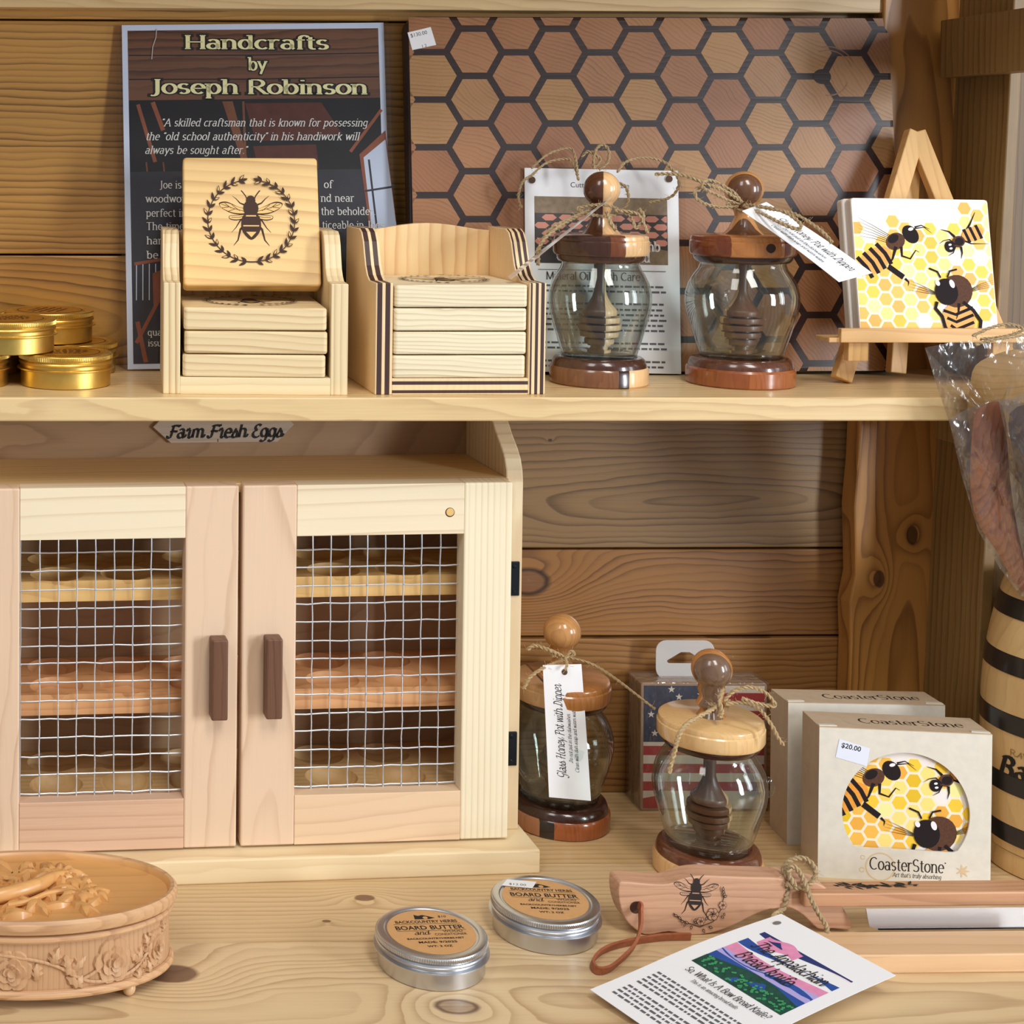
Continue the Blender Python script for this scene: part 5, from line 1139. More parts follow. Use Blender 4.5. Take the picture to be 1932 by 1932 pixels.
# ------------------------------------------------------------------ barrel crock
BX, BY = 75.5, 109.2
barrel = thing('barrel_crock', 'wooden barrel crock with black bands at the right edge of the lower shelf', 'crock', (BX, BY, 0))
BAR = wood('barrel_maple', (222, 186, 128), (170, 124, 72), 'Z', .6, (6, 5), .5, .4, rough=.4, coat=.3, fiber=.4, knots=())
pts = [(5.15, 1.7), (5.35, 4), (5.55, 8), (5.62, 12.0), (5.45, 15), (5.0, 18), (4.45, 20.4), (4.25, 21.0), (4.0, 21.25), (3.7, 21.1), (3.6, 20.0), (3.8, 16), (4.0, 8), (3.8, 2.6), (.01, 2.5)]
prof = [(p.x, p.y) for p in cr([(a, b, 0) for a, b in pts[:7]], 6)]
build('barrel_body', MB().lathe(prof + pts[7:], 72, close=False), BAR, barrel, smooth=True)
build('barrel_foot', MB().lathe([(4.85, 0), (5.05, .1), (5.1, .9), (5.05, 1.6), (4.95, 1.72), (.01, 1.74)], 72), BAR, barrel, smooth=True)
def rat(z):
    for (a, b), (c, d) in zip(prof, prof[1:]):
        if b <= z <= d: return a+(c-a)*(z-b)/(d-b)
    return prof[-1][0]
BAND = plain('black_band', (26, 26, 28), .3, coat=.4)
for zc in (3.0, 6.75, 11.2, 15.4, 19.35):
    z0, z1 = zc-.72, min(zc+.72, 20.2)
    build('band', MB().lathe([(rat(z0)-.02, z0), (rat(z0)+.05, z0+.05), (rat(zc)+.06, zc), (rat(z1)+.05, z1-.05), (rat(z1)-.02, z1)], 72, close=False), BAND, barrel, smooth=True)
def wrapc(a0): return lambda x, y, h: ((rat(y)+.03+h)*math.cos(a0+x/5.5), (rat(y)+.03+h)*math.sin(a0+x/5.5), y)
A = Art(wrapc(3.255)); A.text(pen('Barrel', 1.45, 1.9, .7, .2, 1.1, 'LEFT', script=True), BLACK, (0, 7.3)); A.text(pen('RAW', .45, .9, .4, 0, 1.3, 'LEFT', script=True), plain('gold_ink', (150, 120, 70), .5), (1.0, 8.95)); A.done('barrel_lettering', barrel)
A = Art(wrapc(3.69)); A.text(pen('A', 1.9, 1.3, .5, .2, 1.2, 'LEFT', script=True), BLACK, (0, 12.8)); A.done('barrel_lettering', barrel)
# ------------------------------------------------------------------ cellophane-wrapped utensils in the crock
def wrapped(label, px_out, Y0, Y1, inner, inmat, group, puff=.55, bow=None, seedv=0):
    """px_out: bag outline read off the picture, stood up between depth Y0 (top) and Y1 (bottom)"""
    ys = [p[1] for p in px_out]; ya, yb = min(ys), max(ys)
    dep = lambda y: Y0 + (Y1-Y0)*(y-ya)/(yb-ya)
    t = thing('wrapped_utensil', label, 'utensil', (BX, BY, 0), group=group)
    rnd = random.Random(seedv)
    def shell(outline, pf, name, mat, nr=5, smooth=True, rough=0.0, depth_off=0.0):
        n = len(outline); cx = sum(p[0] for p in outline)/n; cy = sum(p[1] for p in outline)/n
        m = MB(); vs = []
        for side in (-1, 1):
            for r in range(nr+1):
                f = 1-r/nr
                for i, (x, y) in enumerate(outline):
                    X_, Y_ = cx+(x-cx)*f, cy+(y-cy)*f
                    bulge = pf*math.sqrt(max(0, 1-f*f)) if r else 0
                    if r and rough: bulge += rnd.uniform(-rough, rough)
                    vs.append((X_, Y_, dep(Y_)+depth_off+side*bulge))
        w = wl(t, vs); k = (nr+1)*n
        fs = []
        for s_ in (0, 1):
            for r in range(nr):
                for i in range(n):
                    f4 = (s_*k+r*n+i, s_*k+r*n+(i+1) % n, s_*k+(r+1)*n+(i+1) % n, s_*k+(r+1)*n+i)
                    fs.append(f4 if s_ == 0 else f4[::-1])
        m.add(w, fs); return build(name, m, mat, t, smooth=smooth, ang=50)
    shell(px_out, puff, 'cellophane_bag', FILM, 6, True, .16)
    for nm, ol, th, off in inner:
        shell([(p.x, p.y) for p in cr([(a, b, 0) for a, b in ol], 3, True)], th, nm, inmat[nm], 4, True, 0, off)
    if bow:
        m = MB()
        for j, b in enumerate(bow): twine(m, wl(t, b), .10, seedv=60+j+seedv, fuzz=6)
        build('twine_tie', m, JUTE, t, smooth=True)
    return t
PAD = wood('padauk_wood', (158, 96, 64), (98, 52, 34), 'Z', .5, (4, 3), .8, .7, fiber=.6, rough=.5); TAN = wood('tan_wood', (176, 136, 78), (128, 92, 46), 'X', .5, (4, 3), .6, .5, rough=.5); DKW = wood('dark_wood', (74, 50, 42), (42, 28, 24), 'Z', .4, (4, 3), .6, .6, rough=.5)
def dens(pl, n=4):
    out = []
    for i in range(len(pl)):
        a, b = pl[i], pl[(i+1) % len(pl)]
        out += [(a[0]+(b[0]-a[0])*j/n, a[1]+(b[1]-a[1])*j/n) for j in range(n)]
    return out
wrapped('tan wooden spoon in crinkled cellophane, its corner over the shelf edge', dens([(1745, 656), (1800, 645), (1880, 640), (1950, 632), (2010, 700), (2030, 900), (2010, 1130), (1940, 1130), (1830, 930), (1792, 800), (1765, 720)]), 103.6, 109.0,
        [('spoon', [(1830, 730), (1840, 690), (1880, 668), (1930, 660), (1990, 690), (2010, 780), (2000, 900), (1990, 1110), (1965, 1110), (1930, 920), (1850, 850), (1826, 790)], .5, .2)], {'spoon': TAN}, 'wrapped utensils in the barrel crock', .7, seedv=1,
        bow=[[(1835, 634, 103.4), (1870, 618, 103.3), (1905, 612, 103.2), (1930, 622, 103.2), (1900, 634, 103.2), (1850, 640, 103.3)], [(1840, 650, 103.0), (1880, 640, 102.8), (1935, 632, 102.8)]])
wrapped('reddish-brown wooden paddle in cellophane standing in the barrel crock', dens([(1790, 792), (1830, 768), (1888, 752), (1935, 760), (1950, 900), (1960, 1130), (1925, 1124), (1885, 1070), (1845, 1000), (1815, 900)]), 102.4, 107.4,
        [('paddle', [(1836, 800), (1845, 772), (1884, 758), (1898, 800), (1905, 900), (1920, 1000), (1945, 1118), (1922, 1110), (1880, 1040), (1842, 980), (1830, 900)], .35, 0.0)], {'paddle': PAD}, 'wrapped utensils in the barrel crock', .55, seedv=2)
wrapped('dark wooden utensil in bright crinkled film at the right picture edge', dens([(1884, 756), (1940, 742), (2010, 760), (2030, 1000), (2000, 1118), (1950, 1110), (1925, 980), (1905, 860)]), 100.8, 106.4,
        [('spatula', [(1905, 780), (1960, 762), (2000, 800), (2010, 950), (1990, 1100), (1965, 1095), (1930, 930), (1912, 860)], .35, 0.0)], {'spatula': DKW}, 'wrapped utensils in the barrel crock', .5, seedv=3)
# ------------------------------------------------------------------ carved oval box
ov = thing('carved_box', 'carved oval wooden box with flowers and leaves, in front of the egg cabinet', 'box', (-.35, 95.9, 0), (0, 0, .02)); ov.scale = (1.01, 1.0, 1.18)
OA, OB = 9.15, 5.05
OAK = wood('carved_oak', (200, 158, 118), (136, 92, 62), 'Z', .34, (30, 8), .15, .55, fiber=.35, rough=.5, sharp=6); LIDW = wood('carved_lid_wood', (218, 162, 98), (164, 104, 52), 'X', .8, (14, -6), .4, .35, fiber=.25, rough=.4, coat=.2, face='top'); RIMW = wood('carved_rim', (212, 168, 124), (152, 104, 68), 'X', .5, (4, 3), .6, .5, fiber=.5, rough=.45)
def oval(prof, mb=None, n=96):             # rings given as (inset from the outer oval, height)
    m = mb or MB(); o = len(m.v)
    for ins, z in prof:
        for i in range(n):
            t = 2*PI*i/n; m.v.append(((OA-ins)*math.cos(t), (OB-ins)*math.sin(t), z))
    for j in range(len(prof)-1):
        for i in range(n): m.f.append([o+j*n+i, o+j*n+(i+1) % n, o+(j+1)*n+(i+1) % n, o+(j+1)*n+i]); m.mi.append(0)
    return m
body = build('box_body', oval([(5.0, .62), (.55, .62), (.5, .8), (.5, 3.7), (.6, 3.8), (4.8, 3.8)]), OAK, ov, smooth=True)
for z, r in ((.82, .24), (3.72, .2)):
    build('bead_moulding', MB().tube([((OA-.42)*math.cos(2*PI*i/96), (OB-.42)*math.sin(2*PI*i/96), z) for i in range(97)], r, 10, caps=False), RIMW, body, smooth=True)
lid = build('box_lid', oval([(4.6, 4.0), (.45, 4.0), (.1, 4.12), (0, 4.35), (.04, 4.62), (.2, 4.74), (.42, 4.72), (.55, 4.6), (.62, 4.42), (.9, 4.36), (4.9, 4.36)]), LIDW, ov, smooth=True)
build('lid_rim', oval([(.5, 4.02), (.08, 4.1), (-.04, 4.35), (0, 4.62), (.18, 4.77), (.4, 4.74), (.5, 4.64)]), RIMW, lid, smooth=True)
for sx, sy in ((1, -1), (-1, -1), (1, 1), (-1, 1)):
    build('ball_foot', MB().ball((sx*5.9, sy*3.05, .42), .42, n=20, m=12), plain('turned_foot', (216, 178, 136), .35, coat=.3), ov, smooth=True)
def leafm(m, fn, c, ang, L_, W_, curl=.12, lobes=True):
    """raised carved leaf lying on the surface map fn(x, y, lift)"""
    n = 7; vs = []; ca, sa = math.cos(ang), math.sin(ang)
    for i in range(n+1):
        t = i/n; w = W_*math.sin(PI*min(1, t*.93+.06))*(1+(.28*math.cos(i*PI) if lobes else 0))
        for j, s in enumerate((-1, -.5, 0, .5, 1)):
            x, y = L_*t, w*s; h = curl*(.35+.9*math.sin(PI*t))*(1-.55*abs(s)) - (.06 if s == 0 else 0)
            vs.append(fn(c[0]+x*ca-y*sa, c[1]+x*sa+y*ca, max(h, .0) if abs(s) < 1 else -.03))
    m.add(vs, [(5*i+j, 5*i+j+1, 5*i+j+6, 5*i+j+5) for i in range(n) for j in range(4)])
def rose(m, fn, c, R, hgt=.3, squash=1.0):
    """raised carved rose: overlapping petals and a spiral heart"""
    for ring, (rr, n, hh) in enumerate(((1.0, 6, .45), (.68, 5, .75), (.4, 4, 1.0))):
        for q in range(n):
            a = 2*PI*(q+.5*ring)/n; px, py = c[0]+R*rr*.55*math.cos(a), c[1]+R*rr*.55*math.sin(a)*squash
            vs = []; pr = R*rr*.52; N = 10
            vs.append(fn(px, py, hgt*hh*.75))
            for r_, hf in ((.6, .9), (1.0, 1.0), (1.12, .0)):
                for i in range(N):
                    b = 2*PI*i/N; out = max(0, math.cos(b-a))
                    vs.append(fn(px+pr*r_*math.cos(b), py+pr*r_*math.sin(b)*squash, hgt*hh*(hf*(.7+.35*out))-.02))
            fs = [(0, 1+i, 1+(i+1) % N) for i in range(N)]
            for k_ in range(2): fs += [(1+k_*N+i, 1+(k_+1)*N+i, 1+(k_+1)*N+(i+1) % N, 1+k_*N+(i+1) % N) for i in range(N)]
            m.add(vs, fs)
    vs = [fn(c[0]+R*.2*math.cos(b), c[1]+R*.2*math.sin(b)*squash, hgt*1.15) for b in [2*PI*i/10 for i in range(10)]] + [fn(c[0], c[1], hgt*.9)]
    m.add(vs, [(i, (i+1) % 10, 10) for i in range(10)])
def ontop(x, y, h): return (x, y, 4.36+h)
m = MB(); rnd = random.Random(4)
m.tube([ontop(*p) for p in cr([(-7, -1.2, .15), (-4.5, -1.7, .3), (-2, -1.5, .42), (0.2, -.5, .5), (1.4, .8, .45), (2.4, 1.7, .3)], 6)], [.16+.26*math.sin(PI*i/30) for i in range(31)], 10)
m.tube([ontop(*p) for p in cr([(-1.5, -2.2, .2), (-.3, -2.0, .3), (1.0, -1.0, .3), (2.6, -.4, .2)], 6)], .15, 8)
for i in range(46):
    a = rnd.uniform(0, 2*PI); r = math.sqrt(rnd.random())
    x, y = -1.4+r*5.8*math.cos(a), -.3+r*3.1*math.sin(a)
    if (x/(OA-1.6))**2+(y/(OB-1.5))**2 > 1: continue
    leafm(m, ontop, (x, y), rnd.uniform(0, 2*PI), rnd.uniform(1.6, 2.7), rnd.uniform(.3, .5), rnd.uniform(.25, .45), lobes=i % 2 == 0)
for a in range(9): leafm(m, ontop, (1.7, 1.6), 2*PI*a/9, rnd.uniform(1.5, 2.3), .46, .5)
for a in range(7): leafm(m, ontop, (3.0, -.3), 2*PI*a/7+.3, rnd.uniform(1.4, 2.1), .44, .42)
rose(m, ontop, (-1.6, .9), 1.15, .35); rose(m, ontop, (-4.6, .3), 1.1, .35)
build('lid_carving', m, LIDW, lid, smooth=True, ang=40, label='raised carved leaves and flowers')
def onside(a, z, h):                        # arc position in cm from the front right, height, lift
    t = 2*PI*.905 - a/7.4
    x, y = (OA-.5)*math.cos(t), (OB-.5)*math.sin(t); nx, ny = math.cos(t)/OA, math.sin(t)/OB; l = math.hypot(nx, ny)
    return (x+nx/l*h, y+ny/l*h, z)
m = MB()
def vine(pts): m.tube([onside(*p) for p in cr(pts, 6)], .09, 8)
vine([(-2.2, 3.0, .08), (-1.6, 2.9, .1), (-.8, 2.5, .1), (.3, 2.1, .1), (1.3, 1.5, .1), (2.6, 1.25, .1), (4.0, 1.3, .1), (5.0, 1.7, .1), (6.0, 2.3, .1), (7.3, 2.7, .1), (9.5, 3.0, .1)])
vine([(-.8, 2.5, .08), (-.3, 2.9, .08), (.2, 3.1, .08)]); vine([(4.6, 1.5, .08), (4.0, 1.75, .1), (3.4, 2.1, .08)]); vine([(9.5, 3.0, .1), (11, 1.6, .1), (13, 1.3, .1), (16, 2.4, .1)])
rose(m, onside, (2.75, 2.2), 1.12, .42); rose(m, onside, (-.75, 2.2), .95, .4); rose(m, onside, (8.3, 2.1), 1.0, .4); rose(m, onside, (12, 2.2), 1.05, .4)
for a, z, an, L_ in ((5.3, 1.9, 2.4, 1.0), (5.5, 1.7, 3.7, 1.0), (5.3, 1.9, 1.3, .8), (6.3, 2.3, 2.0, .9), (4.9, 1.8, .5, .8), (4.6, 1.7, -.9, .7), (1.2, 1.7, 2.0, .8), (1.0, 1.9, .6, .8), (.5, 2.2, 2.6, .8), (.2, 2.4, 1.2, .7), (.9, 1.5, -1.2, .7), (.2, 1.7, -1.8, .7), (0.3, 1.8, -.5, .6), (-1.4, 2.7, 1.8, .6), (7.0, 2.5, -1.5, .8), (10.2, 2.3, .6, .9), (10.4, 2.2, 3.2, .9), (14.3, 1.8, 1.5, .9)):
    leafm(m, onside, (a, z), an, L_*1.2, .34, .3)
build('side_carving', m, OAK, body, smooth=True, ang=40, label='raised carved roses on a trailing vine')
# ------------------------------------------------------------------ aluminium tins
def butter(name, label, px, y0, sticker, rz):
    c = P(px, 1600, y0)
    t = tin(3.5, 2.15, SILV, KRAFT, name, label, 'tin', (c.x, y0, 0), 'aluminium board butter tins', rz)
    l = [ch for ch in t.children if ch.name.startswith('tin_lid')][0]
    A = Art(lambda x, y, h: (x, y, 2.15-.03+h))
    R_ = 3.42
    A.poly([(-.62, 1.6), (-.55, 2.2), (-.3, 2.05), (.0, 2.15), (.3, 2.0), (.75, 1.75), (.35, 1.6)], BLACK); A.poly(circ(.12, 1.78, .17, 12), KRAFT)
    def ln(t_, y, cap, w, f=1):
        T = sans(t_, 1, 'CENTER', bold=.02) if f else pen(t_, 1, 1.0, .5, .15, 1, 'CENTER', script=True)
        A.text(([(x*w/T[2], q*cap/.73 if f else q*cap) for x, q in T[0]], T[1], w), BLACK, (.02, y))
    ln('BACKCOUNTRY HERBS', 1.12, .34, 4.1); ln('BOARD BUTTER', .28, .5, 4.5)
    A.line([(-2.2, .98), (2.2, .98)], .035, BLACK); A.line([(-2.2, .12), (2.3, .12)], .035, BLACK)
    T = pen('and', .5, .9, .4, .3, 1, 'LEFT', script=True); A.text(T, BLACK, (-1.2, -.38)); T = sans('WOOD', .38, 'LEFT'); A.text(T, BLACK, (.75, -.15)); T = sans('CONDITIONER', .36, 'LEFT'); kx = 2.1/T[2]; A.text(([(x*kx, y) for x, y in T[0]], T[1], 0), BLACK, (.1, -.52))
    ln('BACKCOUNTRYHERBS.NET', -.98, .2, 3.7); ln('MADE: 9/2025', -1.45, .24, 2.5); ln('WT: 2 OZ', -1.95, .22, 1.6)
    A.text(sans('$10', .36, 'LEFT', .2), BLACK, (.95, 1.75)) if not sticker else None
    A.done('label_print', l)
    if sticker:
        A = Art(lambda x, y, h: (x, y, 2.15+.02+h)); A.tri([(-2.55, 1.6), (-.55, 1.35), (-.05, 2.35), (-2.0, 2.55)], [[0, 1, 2, 3]], PAPER); A.text(sans('$12.00', .42, 'LEFT', .15), BLACK, (-2.05, 1.75), -.08); A.done('price_sticker', l, 'small white price sticker')
    return t
butter('silver_tin', 'silver tin of board butter nearest the front, without a sticker', 816, 96.3, False, .04)
butter('silver_tin', 'silver tin of board butter with a white price sticker on its lid', 1030, 100.5, True, -.1)
# ------------------------------------------------------------------ bread knife, its tag, and the board beneath
KW = wood('knife_maple', (206, 160, 128), (150, 104, 78), 'X', .5, (14, 6), .4, .5, fiber=.7, rough=.5); KWE = KW
kf = thing('bread_knife', 'wooden bow bread knife with burned bee on the handle', 'knife', (P(1320, 1700, 99.6).x, 99.6, 0), (0, 0, 0))
hp = [(1168, 1668), (1180, 1664), (1225, 1668), (1262, 1668), (1290, 1658), (1330, 1652), (1400, 1655), (1470, 1657), (1482, 1665), (1480, 1712), (1452, 1716), (1420, 1728), (1380, 1748), (1340, 1761), (1300, 1764), (1262, 1758), (1225, 1764), (1205, 1758), (1180, 1735), (1168, 1700)]
YF = 99.6
def px2(o, pl, Y): return [(q[0], q[2]) for q in wl(o, [(x, y, Y) for x, y in pl])]
hpl = px2(kf, hp, YF); zmin = min(z for x, z in hpl); hpl = [(x, z-zmin+.02) for x, z in hpl]
hpl = cr2(hpl, 3)
gp = [(1470, 1657), (1500, 1660), (1545, 1668), (1575, 1690), (1596, 1720), (1609, 1764), (1572, 1768), (1545, 1755), (1516, 1728), (1490, 1714), (1470, 1713)]
gpl = [(x, z-zmin+.02) for x, z in px2(kf, gp, YF)]; gz = min(z for x, z in gpl); gpl = [(x, max(z, .3)) for x, z in gpl]
build('handle', MB().slabxz(hpl[::1], 0, 1.75), KW, kf, bevel=.16, seg=3)
build('finger_guard', MB().slabxz(cr2(gpl, 3), .1, 1.6), KW, kf, bevel=.12, seg=3)
b0 = px2(kf, [(1500, 1686), (1985, 1686), (1985, 1712), (1500, 1712)], 100.3); zt, zb = b0[0][1]-zmin*0, b0[3][1]
zt, zb = 3.05, 2.08
bow = build('bow_bar', MB().box(b0[0][0], b0[1][0], -.55, 1.2, zb, zt), wood('bow_cherry', (200, 150, 112), (140, 92, 62), 'X', .5, (4, 5), .3, .5, fiber=.5, rough=.45), kf, bevel=.12)
A = Art(lambda x, y, h: (x, y, zt+h)); rnd = random.Random(9)
xa = px2(kf, [(1570, 1672)], 101)[0][0]
for i in range(34):
    x = xa + .15*i + rnd.uniform(-.1, .1); y = .45+rnd.uniform(-.14, .14)
    A.poly(leaf(rnd.uniform(.4, .7), .1), BLACK, (x, y), rnd.choice([-1, 1])*rnd.uniform(.2, .9)+rnd.choice([0, PI]))
A.line([(xa-.2, .5), (xa+2.5, .4), (xa+5.4, .5)], .06, BLACK); A.done('branch_engraving', bow)
bx = px2(kf, [(1634, 1735), (1985, 1735)], 99.2)
blade = build('blade', MB().slabxz([(bx[0][0]+.5, .78), (bx[1][0], .78), (bx[1][0], 2.2), (bx[0][0]-.35, 2.2), (bx[0][0]-.1, 1.0)], -1.0, -.9), plain('steel_blade', (226, 230, 238), .38, .85), kf)
build('blade_edge', MB().box(bx[0][0]+.5, bx[1][0], -1.05, -.89, .78, .88), plain('dark_steel', (60, 64, 72), .3, 1.0), blade)
build('blade_spacer', MB().box(b0[1][0]-2, b0[1][0], -.9, -.5, 1.5, 2.6), KW, kf)
A = Art(lambda x, y, h: (x, -.005-h, y)); LI = plain('burned_line', (40, 28, 24), .6); HB_ = plain('bare_maple', (200, 154, 124), .5)
cpx = px2(kf, [(1312, 1688)], YF)[0]; cz = cpx[1]-zmin+.02
sc_ = px2(kf, [(1270, 1690), (1354, 1690)], YF); s_ = (sc_[1][0]-sc_[0][0])/2
bee_mark(A, (cpx[0], cz+.05), s_, LI, HB_, -.06)
def kp(px, py): q = px2(kf, [(px, py)], YF)[0]; return (q[0], q[1]-zmin+.02)
def flower(c, R):
    for q in range(6): A.poly([(c[0]+R*.55*math.cos(q*PI/3)+R*.5*math.cos(b), c[1]+R*.55*math.sin(q*PI/3)+R*.5*math.sin(b)) for b in [2*PI*i/12 for i in range(12)]], LI); A.poly([(c[0]+R*.55*math.cos(q*PI/3)+R*.42*math.cos(b), c[1]+R*.55*math.sin(q*PI/3)+R*.42*math.sin(b)) for b in [2*PI*i/12 for i in range(12)]], HB_)
    A.line(circ(c[0], c[1], R*.42, 16), R*.08, LI); A.line(circ(c[0], c[1], R*.22, 12), R*.08, LI); A.poly(circ(c[0], c[1], R*.1, 8), LI)
A.line([kp(1270, 1722), kp(1290, 1738), kp(1320, 1748), kp(1345, 1738), kp(1360, 1715), kp(1366, 1685)], .05, LI)
flower(kp(1344, 1724), .42); flower(kp(1363, 1707), .26); flower(kp(1321, 1737), .27)
for px, py, an, l in ((1278, 1728, 2.6, .35), (1284, 1734, 2.2, .35), (1290, 1736, 3.3, .3), (1298, 1742, 2.4, .35), (1304, 1744, -1.8, .3), (1312, 1742, 2.0, .35), (1325, 1750, -1.2, .35), (1335, 1746, -.4, .35), (1364, 1690, 1.4, .35), (1366, 1684, 2.2, .3), (1364, 1692, .7, .3), (1363, 1680, 1.6, .35), (1358, 1726, -.6, .3), (1364, 1720, -1.4, .25), (1292, 1740, 4.2, .25), (1330, 1735, 1.4, .3), (1308, 1738, 1.2, .3)):
    A.poly(leaf(l, .085), LI, kp(px, py), an); A.poly([(a*.6+l*.2, b*.4) for a, b in leaf(l, .085)], HB_, kp(px, py), an)
A.done('bee_engraving', kf)
A = Art(lambda x, y, h: (x, -.004-h, y)); hc_ = kp(1200, 1712); A.poly(circ(hc_[0], hc_[1], .42, 20), plain('hole_shadow_wood', (70, 44, 32), .8)); A.done('cord_hole', kf)
def ribbon(mb, pts, w, th, wd):
    path = cr(pts, 8); n = len(path); vs = []
    for i, p in enumerate(path):
        t = (path[min(i+1, n-1)]-path[max(i-1, 0)]).normalized(); s = Vector(wd); s = (s-t*s.dot(t)).normalized(); nn = t.cross(s)
        for a, b in ((-1, -1), (1, -1), (1, 1), (-1, 1)): vs.append(tuple(p+s*(w/2*a)+nn*(th/2*b)))
    fs = [(4*i+j, 4*i+(j+1) % 4, 4*i+4+(j+1) % 4, 4*i+4+j) for i in range(n-1) for j in range(4)] + [(3, 2, 1, 0), (4*n-4, 4*n-3, 4*n-2, 4*n-1)]
    mb.add(vs, fs)
LEA = plain('brown_leather', (168, 96, 62), .55, var=.25, vs=4)
def lw(pts): return wl(kf, pts)
h0 = lw([(1200, 1706, 99.9)])[0]
rib = [(h0[0]-.05, .5, h0[2]-.0), (h0[0]+.1, -.2, h0[2]+.12)] + lw([(1209, 1722, 99.0), (1208, 1752, 98.0), (1196, 1785, 96.9), (1170, 1812, 96.0)])
def onz(px, py, z): q = PZ(px, py, z); return (q.x-kf.location.x/U, q.y-kf.location.y/U, q.z)
rib += [onz(1148, 1828, .35), onz(1126, 1830, .3), onz(1118, 1814, .3), onz(1140, 1792, .3), onz(1185, 1778, .3), onz(1250, 1768, .3), onz(1303, 1767, .3)]
m = MB(); ribbon(m, rib, .5, .17, (0.25, -.3, 1.0)); build('leather_strap', m, LEA, kf, bevel=.03)
slab = thing('wooden_slab', 'long pale wooden slab lying under the knife blade at lower right', 'board', (P(1700, 1800, 97).x, 94.55, 0))
q0, q1 = wl(slab, [(1545, 1836, 94.55), (1990, 1836, 94.55)])
build('slab_body', MB().box(q0[0], q1[0], 0, 2.95, 0, 1.24), wood('slab_maple', (222, 182, 138), (180, 134, 96), 'X', .8, (6, -4), .3, .35, fiber=.3, rough=.5), slab, bevel=.1)
# the knife rests with bow and guard on the slab: its paper tag
tgk = thing('paper_tag', 'large white paper tag about the bread knife, tied to the knife with twine', 'tag', (P(1420, 1850, 94).x, 94.0, 0))
cs = wl(tgk, [(1474, 1724, 98.0), (1690, 1840, 91.6), (1330, 2016, 84.5), (1113, 1873, 91.9)])
sk = Sheet(*cs); 
if sk.n.z < 0: sk.n = -sk.n
sk.bow = lambda u, v: .35*math.sin(PI*v)*(1-.5*u) + 1.0*max(0, v-.7)**1.6*(1-u)*1.6
build('tag_sheet', sk.mesh(14, 20), PAPER, tgk, smooth=True)
A = Art(lambda x, y, h: sk.at(x, y, h))     # x, y are the fractions across and down the sheet
def U_(x, y): return (x, y)
BLU = plain('print_blue', (40, 84, 164), .5, var=.2, vs=1); GRN = plain('print_green', (28, 84, 70), .5, var=.45, vs=3); GRN2 = plain('print_leaf_green', (60, 150, 96), .5); PNK = plain('print_pink', (236, 150, 190), .5, var=.2, vs=1.5); LAV = plain('print_lavender', (176, 164, 220), .5); NVY = plain('print_navy', (36, 52, 110), .5); PALE = plain('print_pale_pink', (244, 222, 228), .5)
def rowpoly(f0, f1, mat, x0=.13, x1=.90, n=16):
    A.poly([(x0+(x1-x0)*i/n, f0(i/n)) for i in range(n+1)] + [(x1-(x1-x0)*i/n, f1(1-i/n)) for i in range(n+1)], mat)
T0, T1 = .17, .56
rowpoly(lambda t: T0, lambda t: T1, PALE)
rowpoly(lambda t: T0, lambda t: T0+.03+.02*math.sin(5*t), NVY); rowpoly(lambda t: T0+.0+.015*math.sin(7*t+1), lambda t: T0+.085+.02*math.sin(6*t), PNK, .2, .5)
rowpoly(lambda t: T0+.09+.02*math.sin(4*t), lambda t: T0+.125+.025*math.sin(5*t+1), BLU); rowpoly(lambda t: T0+.15+.02*math.sin(4*t), lambda t: T0+.22+.02*math.sin(3*t), PNK); rowpoly(lambda t: T0+.2+.02*math.sin(3*t+1), lambda t: T0+.26, LAV)
rowpoly(lambda t: T0+.225+.025*math.sin(6*t), lambda t: T1, BLU); rowpoly(lambda t: T0+.285+.025*math.sin(5*t+2), lambda t: T1, GRN)
rnd = random.Random(2)
for i in range(90): 
    x, y = rnd.uniform(.15, .88), rnd.uniform(T0+.31, T1-.012); A.poly([(x, y), (x+.014, y-.008), (x+.026, y+.002), (x+.012, y+.008)], GRN2, lift=.03)
A.n = 40
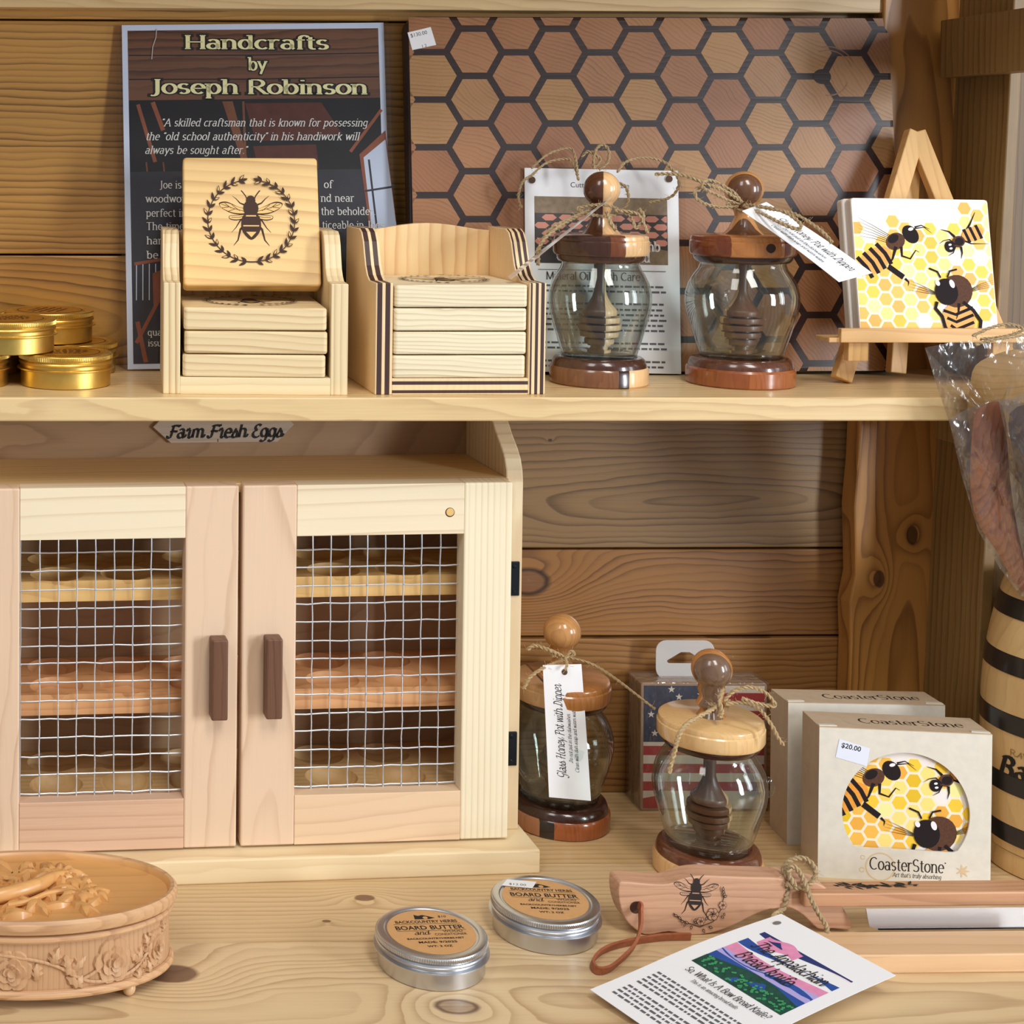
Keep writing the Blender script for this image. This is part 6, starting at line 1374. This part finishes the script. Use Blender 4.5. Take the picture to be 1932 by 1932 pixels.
def fr(T, cx, y, wfrac, hfrac, cap):         # put lettering into sheet fractions
    kx = wfrac/T[2]; A.tri([(cx+q[0]*kx, y-q[1]*hfrac/cap) for q in T[0]], T[1], SER)
fr(pen('The Appalachian', 1, 1.0, .3, .25, 1, 'CENTER', script=True), .52, T0+.13, .60, .07, 1); fr(pen('Bread knife', 1, 1.0, .3, .25, 1, 'CENTER', script=True), .47, T0+.235, .46, .07, 1)
fr(pen('So, What Is A Bow Bread Knife?', 1, .9, .4, .2, 1, 'CENTER'), .53, T1+.065, .70, .035, 1); fr(pen('This is an amazing bread knife.', 1, .9, .4, .1, 1, 'CENTER'), .50, T1+.105, .40, .02, 1)
y = T1+.15
while y < .95:
    x = .10
    while x < .9:
        w = rnd.uniform(.015, .05); A.poly([(x, y), (min(x+w, .92), y), (min(x+w, .92), y+.011), (x, y+.011)], GREYT, lift=.02); x += w+.012
    y += .0255 if y < T1+.24 or y > T1+.27 else .045
A.poly([(.085+.022*math.cos(b), .075+.020*math.sin(b)) for b in [2*PI*i/16 for i in range(16)]], plain('punched_hole_grey', (120, 112, 104), .8), lift=.03)
A.done('tag_print', tgk)
m = MB(); tgk = kf
twine(m, wl(tgk, [(1476, 1655, 101.4), (1484, 1662, 100.0), (1484, 1690, 99.6), (1476, 1716, 99.5), (1462, 1726, 98.9), (1458, 1738, 98.0)]), .15, seedv=71, fuzz=6)
twine(m, wl(tgk, [(1488, 1660, 99.6), (1478, 1640, 99.9), (1492, 1622, 100), (1520, 1620, 99.9), (1538, 1640, 99.5), (1532, 1664, 99.3), (1506, 1676, 99.3), (1484, 1668, 99.4)]), .14, seedv=72, fuzz=8)
twine(m, wl(tgk, [(1500, 1672, 99.2), (1488, 1650, 99.5), (1494, 1634, 99.6), (1510, 1648, 99.4), (1522, 1676, 98.9), (1540, 1716, 98.2), (1560, 1750, 97.6), (1560, 1780, 97.0), (1560, 1806, 96.6)]), .15, seedv=73, fuzz=4)
build('twine_tie', m, JUTE, tgk, smooth=True)
bpy.context.view_layer.update()
